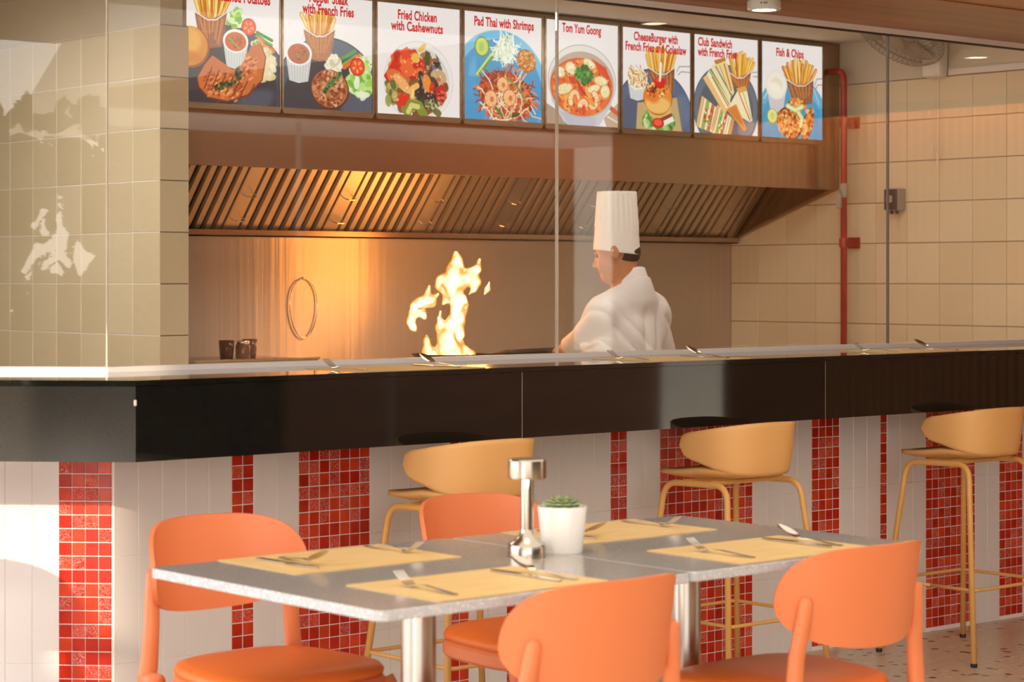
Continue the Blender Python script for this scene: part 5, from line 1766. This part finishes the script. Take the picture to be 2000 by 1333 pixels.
hto = ht.build('toque', M['paper_hat'], person, 'auto')
md = hto.modifiers.new('thick', 'SOLIDIFY'); md.thickness = 0.0025
# ------------------------------------------------------------------ orange dining chairs
def se(s, n, m):
    return max(0.0, 1 - abs(s) ** n) ** (1.0 / m)

def make_chair(label, loc, rotz):
    t = thing('dining_chair', label, 'chair', loc, rotz, 'orange chairs at the table')
    HW, ZC = 0.218, 0.672
    def back(s, v, off):
        # s across (-1..1), v up (-1..1), off: 0 inner face, 1 outer face
        zt = ZC + 0.120 * se(s, 3.4, 2.2)
        zb = ZC - 0.108 * se(s, 2.2, 2.0)
        z = zb + (zt - zb) * (v + 1) / 2
        x = HW * math.sin(s * 1.18) / math.sin(1.18)
        y = -0.255 + 0.125 * (1 - math.cos(s * 1.18)) / (1 - math.cos(1.18)) - 0.16 * (z - 0.60)
        nx, ny = -x / HW * 0.75, 0.85
        L = math.hypot(nx, ny)
        th = 0.011
        return (x - nx / L * th * off, y - ny / L * th * off, z)
    NU, NV = 36, 12
    vs, fs = [], []
    for off in (0, 1):
        for i in range(NU + 1):
            s = -math.cos(PI * i / NU) * 0.9995
            for j in range(NV + 1):
                vs.append(back(s, -1 + 2 * j / NV, off))
    N1 = (NU + 1) * (NV + 1)
    for i in range(NU):
        for j in range(NV):
            a = i * (NV + 1) + j
            fs.append((a, a + NV + 1, a + NV + 2, a + 1))
            fs.append((N1 + a, N1 + a + 1, N1 + a + NV + 2, N1 + a + NV + 1))
    for i in range(NU):
        for j in (0, NV):
            a = i * (NV + 1) + j
            q = (a, N1 + a, N1 + a + NV + 1, a + NV + 1)
            fs.append(q if j == 0 else tuple(reversed(q)))
    for j in range(NV):
        for i in (0, NU):
            a = i * (NV + 1) + j
            q = (a, a + 1, N1 + a + 1, N1 + a)
            fs.append(q if i == 0 else tuple(reversed(q)))
    b = MB().add(vs, fs).build('backrest', M['orange_plastic'], t, 'auto')
    md = b.modifiers.new('edge', 'BEVEL'); md.width = 0.003; md.segments = 2; md.limit_method = 'ANGLE'
    # seat frame and cushion
    def plan(gr, front=0.235, rear=-0.185):
        pts = []
        for i in range(48):
            a = 2 * PI * i / 48
            c, s = math.cos(a), math.sin(a)
            x = (0.222 + gr) * math.copysign(abs(c) ** 0.55, c)
            y0 = (front + rear) / 2
            y = y0 + ((front - rear) / 2 + gr) * math.copysign(abs(s) ** 0.6, s)
            x *= 1 + 0.10 * (y - y0) / 0.2
            pts.append((x, y))
        return pts
    MB().prism(plan(0.0), 0.400, 0.442, b=0.008).build('seat_frame', M['orange_plastic'], t, 'auto')
    cu = MB()
    rings = [(-0.012, 0.440), (-0.004, 0.446), (-0.002, 0.456), (-0.010, 0.468), (-0.035, 0.476), (-0.09, 0.480), (-0.16, 0.481)]
    n = 48
    vs = []
    for gr_, z in rings:
        vs += [(x, y, z) for x, y in plan(gr_)]
    fs = []
    for k in range(len(rings) - 1):
        for i in range(n):
            j = (i + 1) % n
            fs.append((k * n + i, k * n + j, (k + 1) * n + j, (k + 1) * n + i))
    fs.append(tuple((len(rings) - 1) * n + i for i in range(n)))
    cu.add(vs, fs)
    cu.build('cushion', M['orange_leather'], t, True)
    for s in (1, -1):
        rl = MB()
        pts = [(0.222 * s, -0.292, 0.0), (0.217 * s, -0.262, 0.20), (0.213 * s, -0.206, 0.40), (0.208 * s, -0.190, 0.45), (0.200 * s, -0.192, 0.55), (0.192 * s, -0.202, 0.62), (0.186 * s, -0.208, 0.672), (0.1845 * s, -0.209, 0.684)]
        rl.tube(pts, [.012, .016, .022, .022, .020, .0185, .017, .009], 14, flat=0.85)
        rl.build('leg', M['orange_plastic'], t, True)
        fl2 = MB()
        fl2.tube([(0.232 * s, 0.255, 0.0), (0.226 * s, 0.236, 0.20), (0.214 * s, 0.205, 0.40), (0.206 * s, 0.190, 0.436)], [.012, .015, .022, .018], 14)
        fl2.build('leg', M['orange_plastic'], t, True)
        br = MB()
        br.tube([(0.212 * s, -0.205, 0.425), (0.205 * s, -0.15, 0.422)], [.022, .020], 12)
        br.build('seat_bracket', M['orange_plastic'], t, True)
    return t

chA = make_chair('orange dining chair at the far left, behind the left end of the table', (2.951, 4.315, 0), PI)
chB = dup(chA, (3.754, 4.299, 0), PI, 'orange dining chair behind the table lamp, mostly hidden by the table')
chC = dup(chA, (2.958, 3.368, 0), 0.0, 'orange dining chair at the front centre with its back to the viewer')
chD = dup(chA, (3.771, 3.401, 0), 0.0, 'orange dining chair at the front right, in front of the right table leg')
chE = dup(chA, (2.20, 5.29, 0), R(115.5), 'spare orange dining chair left of the bar end, out past the table')

# ------------------------------------------------------------------ bar stools
def make_stool(label, loc):
    t = thing('bar_stool', label, 'bar stool', loc, 0, 'mustard bar stools along the bar')
    def rim(a):
        """a: angle from the rear (0) round to the front (pi); rim height"""
        a = abs(a)
        ca = R(97)
        if a < ca:
            f = a / ca
            return 0.905 - 0.055 * f ** 1.5
        return 0.748
    # seat pan with upturned rear
    sh = MB()
    NA, NR = 72, 14
    def P(a, r_, zz):
        s, c = math.sin(a), math.cos(a)
        rx, ryr, ryf = 0.188, 0.176, 0.250
        ex = 0.72
        x = rx * math.copysign(abs(s) ** ex, s) * r_
        y = -(ryr if c > 0 else ryf) * math.copysign(abs(c) ** ex, c) * r_
        return (x, y, zz)
    prof = [(0.0, 0.724), (0.25, 0.7245), (0.5, 0.727), (0.70, 0.732), (0.82, 0.740), (0.90, 0.752)]
    vs = [(0, 0, 0.724)]
    rows = []
    for ia in range(NA):
        a = 2 * PI * ia / NA
        aa = a if a <= PI else a - 2 * PI
        front = min(1.0, max(0.0, (abs(aa) - R(100)) / R(35)))
        front = front * front * (3 - 2 * front)
        row = []
        for r_, z in prof[1:]:
            zf = 0.724 + 0.046 * r_ ** 2.6
            row.append(len(vs))
            q_ = P(a, r_ * (1 + 0.09 * front), z * (1 - front) + zf * front)
            vs.append((q_[0], q_[1], q_[2] - 0.13 * max(0.0, q_[1])))
        rows.append(row)
    fs = []
    for ia in range(NA):
        ja = (ia + 1) % NA
        fs.append((0, rows[ja][0], rows[ia][0]))
        for k in range(len(prof) - 2):
            fs.append((rows[ia][k], rows[ja][k], rows[ja][k + 1], rows[ia][k + 1]))
    sh.add(vs, fs)
    so_ = sh.build('seat', M['yellow_plastic'], t, True)
    md = so_.modifiers.new('thick', 'SOLIDIFY'); md.thickness = 0.014; md.offset = 0
    # wrap-around back with rounded wings
    bk = MB()
    A1 = R(101)
    NB, NV = 64, 12
    def bf(u, v):
        s = -1 + 2 * u
        a = A1 * s
        e = max(0.0, 1 - abs(s) ** 18.0) ** 0.5
        zt = 0.906 - 0.034 * abs(s) ** 1.8
        zb = 0.730 + 0.056 * abs(s) ** 2.2
        zm = zb + (zt - zb) * 0.48
        z = zm + ((zt if v > 0.5 else zb) - zm) * abs(2 * v - 1) * e if True else 0
        h = max(0.0, (z - 0.728) / 0.178)
        rr = 0.85 + 0.14 * h ** 0.5
        return P(a, rr, z)
    bk.grid(bf, NB, NV)
    bo = bk.build('backrest', M['yellow_plastic'], t, True)
    md = bo.modifiers.new('thick', 'SOLIDIFY'); md.thickness = 0.009; md.offset = 0
    # side frames, each one bent tube: front leg, top rail, rear leg
    for s in (-1, 1):
        pts = bend([(0.247 * s, 0.215, 0.008), (0.168 * s, 0.150, 0.700), (0.172 * s, -0.135, 0.705), (0.247 * s, -0.215, 0.008)], 0.055, 8)
        MB().tube(pts, 0.0105, 12).build('side_frame', M['yellow_metal'], t, True)
        for y in (0.215, -0.215):
            MB().lathe([(0.0115, 0.0), (0.0125, 0.010), (0.0115, 0.014)], 10, 0, Matrix.Translation((0.247 * s, y, 0))).build('foot_cap', M['rubber'], t)
    z = 0.265
    k = 1 - z / 0.697
    lx = 0.168 + (0.247 - 0.168) * k
    lf = 0.150 + (0.215 - 0.150) * k
    lr = 0.135 + (0.215 - 0.135) * k
    MB().tube(bend([(-lx, 0, z), (-lx, lf + .01, z), (lx, lf + .01, z), (lx, -lr - .01, z), (-lx, -lr - .01, z), (-lx, -0.001, z)], 0.02, 4), 0.0062, 10).build('footrest', M['yellow_metal'], t, True)
    MB().tube([(-0.17, -0.06, 0.709), (0.17, -0.06, 0.709)], 0.008, 8).tube([(-0.17, 0.06, 0.707), (0.17, 0.06, 0.707)], 0.008, 8).build('cross_bar', M['yellow_metal'], t)
    return t
st1 = make_stool('mustard bar stool at the left, behind the table lamp and the orange chair', (4.150, 5.035, 0))
st2 = dup(st1, (5.296, 5.035, 0), 0.0, 'mustard bar stool in the middle, in front of the widest red stripe')
st3 = dup(st1, (6.540, 5.035, 0), 0.0, 'mustard bar stool at the right end of the view, standing on open floor')

# ------------------------------------------------------------------ tables
def make_table(label, x0, x1, y0, y1):
    cx, cy = (x0 + x1) / 2, (y0 + y1) / 2
    t = thing('dining_table', label, 'table', (cx, cy, 0), 0, 'the two stone tables pushed together')
    pts = round_rect(x0 - cx, x1 - cx, y0 - cy, y1 - cy, 0.022, 5)
    top = MB()
    n = len(pts)
    top.prism(pts, 0.729, 0.750, b=0.0015)
    me = top.mesh('tabletop', [M['table_stone'], M['table_edge']])
    for p in me.polygons:
        p.material_index = 0 if p.normal.z > 0.9 else 1
    link('tabletop', me, t)
    MB().lathe([(0.0375, 0.02), (0.0375, 0.722)], 40, cap=False).build('leg', M['steel'], t, True)
    MB().rbox(-0.20, 0.20, -0.20, 0.20, 0.718, 0.729, 0.002, 1).build('mounting_plate', M['black_metal'], t)
    MB().lathe([(0.155, 0.0), (0.155, 0.010), (0.05, 0.022), (0.038, 0.035)], 40).build('base_plate', M['steel'], t, 'auto')
    return t
make_table('left grey stone table on a steel column, under the lamp', 2.500, 3.331, 3.284, 4.108)
make_table('right grey stone table on a steel column, behind the front right chair', 3.333, 4.108, 3.288, 4.104)

# ------------------------------------------------------------------ on the table
lamp = thing('table_lamp', 'slim brushed metal cordless table lamp beside the potted succulent', 'table lamp', (3.240, 3.715, 0.750))
MB().lathe([(0.0430, 0.0), (0.0430, 0.004), (0.0425, 0.026), (0.040, 0.031), (0.026, 0.040), (0.0175, 0.050), (0.0150, 0.062)], 40).build('base', M['nickel'], lamp, 'auto')
MB().lathe([(0.0150, 0.060), (0.0145, 0.178)], 32, cap=False).build('stem', M['nickel'], lamp, True)
MB().lathe([(0.040, 0.176), (0.0425, 0.176), (0.0430, 0.180), (0.0430, 0.216), (0.040, 0.2195), (0.001, 0.2195)], 40, cap=False).build('head', M['nickel'], lamp, 'auto')
MB().lathe([(0.012, 0.1765), (0.040, 0.1765)], 32, cap=False).build('light_ring', M['table_lamp_glow'], lamp)
ll = bpy.data.lights.new('table_lamp_light', 'POINT'); ll.energy = 0.25; ll.color = (1.0, 0.70, 0.36); ll.shadow_soft_size = 0.02
link('table_lamp_light', ll, None, (3.240 - 0.020, 3.715 - 0.022, 0.750 + 0.168))

pot = thing('succulent_pot', 'white tapered pot with a small green succulent beside the lamp', 'potted plant', (3.352, 3.722, 0.750))
MB().lathe([(0.001, 0.0), (0.0445, 0.0), (0.0462, 0.003), (0.0565, 0.104), (0.0558, 0.1055), (0.0535, 0.1045), (0.052, 0.094), (0.001, 0.093)], 40, cap=False).build('pot', M['ceramic'], pot, 'auto')
def soilf(u, v):
    a, r_ = 2 * PI * u, 0.0525 * v
    return (r_ * math.cos(a), r_ * math.sin(a), 0.101 + 0.008 * (1 - v * v) + 0.003 * math.sin(9 * a + 20 * v) * v)
MB().grid(soilf, 40, 8, flip=True).build('gravel', M['soil'], pot, True)
def leaf_mesh(L, W, up):
    mb = MB()
    def lf(u, v):
        w = W * (math.sin(PI * min(1, u * 0.93 + 0.06)) ** 0.7) * (1 if u < .97 else .3)
        x = (v - 0.5) * 2 * w
        z = up * u * u * L - 0.35 * w * (1 - (2 * v - 1) ** 2) * 0.5
        return (x, u * L, z)
    mb.grid(lf, 8, 4)
    return mb.mesh('leaf', M['leaf'], True)
for ring, (n_, L, W, up, z) in enumerate([(10, 0.046, 0.0125, 0.10, 0.109), (9, 0.037, 0.0115, 0.28, 0.111), (7, 0.026, 0.009, 0.55, 0.113), (5, 0.015, 0.0065, 1.0, 0.114)]):
    lm = leaf_mesh(L, W, up)
    for k in range(n_):
        o = link('leaf', lm, pot, (0, 0, z), 2 * PI * (k + 0.5 * ring) / n_ + 0.3)
        md = o.modifiers.new('thick', 'SOLIDIFY'); md.thickness = 0.0035; md.offset = 0

def mat_mesh(w, d):
    return MB().prism(round_rect(0, w, 0, d, 0.004, 2), 0, 0.0018).mesh('placemat', M['woven_mat'])
PM = mat_mesh(0.45, 0.302)
def put_mat(x, y, z, label, group):
    o = link('placemat', PM, None, (x, y, z))
    return tag(o, label, 'placemat', group)
ZT = 0.7502
GM = 'tan placemats on the stone tables'
put_mat(2.672, 3.802, ZT, 'tan woven placemat at the back left of the table, before the left chair', GM)
put_mat(2.655, 3.303, ZT, 'tan woven placemat at the front left of the table, nearest the viewer', GM)
put_mat(3.490, 3.800, ZT, 'tan woven placemat at the back right, behind the succulent pot', GM)
put_mat(3.510, 3.310, ZT, 'tan woven placemat at the front right of the table', GM)

# cutlery: handle along -y, head towards +y, origin under the middle
def strip(stations, th=0.0016):
    mb = MB()
    vs = []
    for y, w, z in stations:
        vs += [(-w, y, z), (w, y, z), (w, y, z + th), (-w, y, z + th)]
    fs = [(0, 1, 2, 3)]
    for k in range(len(stations) - 1):
        for i in range(4):
            j = (i + 1) % 4
            fs.append((k * 4 + i, (k + 1) * 4 + i, (k + 1) * 4 + j, k * 4 + j))
    m = (len(stations) - 1) * 4
    fs.append((m + 3, m + 2, m + 1, m))
    return mb.add(vs, fs)
HANDLE = [(-0.100, 0.003, 0.001), (-0.096, 0.0075, 0.001), (-0.080, 0.0085, 0.001), (-0.04, 0.006, 0.005), (0.0, 0.0038, 0.008), (0.028, 0.0034, 0.007)]
def fork_parts():
    h = strip(HANDLE + [(0.036, 0.006, 0.005), (0.046, 0.0115, 0.003), (0.056, 0.0125, 0.005)]).mesh('fork_handle', M['cutlery'], 'auto')
    tn_ = strip([(0.055, 0.0016, 0.005), (0.068, 0.0016, 0.0105), (0.082, 0.0014, 0.0185), (0.096, 0.0007, 0.028)]).mesh('tine', M['cutlery'])
    return h, tn_
def spoon_mesh():
    mb = strip(HANDLE)
    def sf(u, v):
        a, r_ = 2 * PI * u, v
        x = 0.019 * r_ * math.sin(a)
        y = 0.060 + 0.033 * r_ * math.cos(a)
        z = 0.004 - 0.006 * (1 - r_ * r_) + 0.42 * max(0, y - 0.030)
        return (x, y, z + 0.006)
    mb.grid(sf, 24, 5)
    return mb.mesh('spoon', M['cutlery'], 'auto')
def knife_mesh():
    mb = strip([(-0.108, 0.003, 0.0008), (-0.105, 0.0085, 0.0008), (-0.03, 0.0078, 0.0008), (0.0, 0.006, 0.0008), (0.004, 0.009, 0.0010), (0.06, 0.0098, 0.0010), (0.098, 0.0072, 0.0010), (0.112, 0.002, 0.0010)], 0.0032)
    return mb.mesh('knife', M['cutlery'], 'auto')
FH, FT = fork_parts()
SPM = spoon_mesh()
KNM = knife_mesh()
GF, GS, GK = 'forks of the place settings', 'spoons of the place settings', 'knives of the place settings'
def put_fork(x, y, z, a, label):
    t = tag(link('fork', FH, None, (x, y, z), a), label, 'fork', GF)
    for k in range(4):
        link('tine', FT, t, (-0.0106 + 0.00707 * k, 0, 0))
def put_spoon(x, y, z, a, label):
    tag(link('spoon', SPM, None, (x, y, z), a), label, 'spoon', GS)
def put_knife(x, y, z, a, label):
    tag(link('knife', KNM, None, (x, y, z), a), label, 'knife', GK)
ZM = ZT + 0.0018
put_fork(3.070, 3.985, ZM, PI + R(3), 'steel fork on the back left placemat, at its right end')
put_spoon(2.792, 3.945, ZM, PI + R(-4), 'steel spoon on the back left placemat, next to the knife')
put_knife(2.752, 3.950, ZM, PI + R(2), 'steel knife on the back left placemat, at its left end')
put_fork(2.733, 3.440, ZM, R(-2), 'steel fork on the front left placemat, closest to the table corner')
put_spoon(3.052, 3.450, ZM, R(4), 'steel spoon on the front left placemat, in front of the lamp')
put_knife(3.015, 3.462, ZM, R(0), 'steel knife on the front left placemat, beside the spoon')
put_fork(3.880, 3.975, ZM, PI + R(2), 'steel fork on the back right placemat, right of the pot')
put_spoon(3.612, 3.95, ZM, PI, 'steel spoon on the back right placemat, mostly hidden by the pot')
put_knife(3.570, 3.95, ZM, PI + R(-3), 'steel knife on the back right placemat, seen between lamp and pot')
put_fork(3.590, 3.452, ZM, R(2), 'steel fork on the front right placemat, at its left end')
put_spoon(3.905, 3.470, ZM, R(3), 'steel spoon on the front right placemat, at its right end')
put_knife(3.868, 3.475, ZM, R(-2), 'steel knife on the front right placemat, touching the spoon')

# place settings along the bar
ZB = 1.1042
GB = 'tan placemats along the bar'
side = ['left', 'middle', 'right']
for k, (xf, xsn) in enumerate([(3.845, 4.205), (5.000, 5.365), (6.240, 6.585)]):
    xm = (xf + xsn) / 2
    put_mat(xm - 0.225, 5.060, ZB, 'tan placemat on the bar above the %s stool' % side[k], GB)
    put_fork(xf, 5.22, ZB + 0.0018, R(2), 'fork on the bar above the %s stool' % side[k])
    put_spoon(xsn, 5.23, ZB + 0.0018, R(-2), 'spoon on the bar above the %s stool' % side[k])
    put_knife(xsn - 0.035, 5.20, ZB + 0.0018, R(2), 'knife on the bar above the %s stool' % side[k])
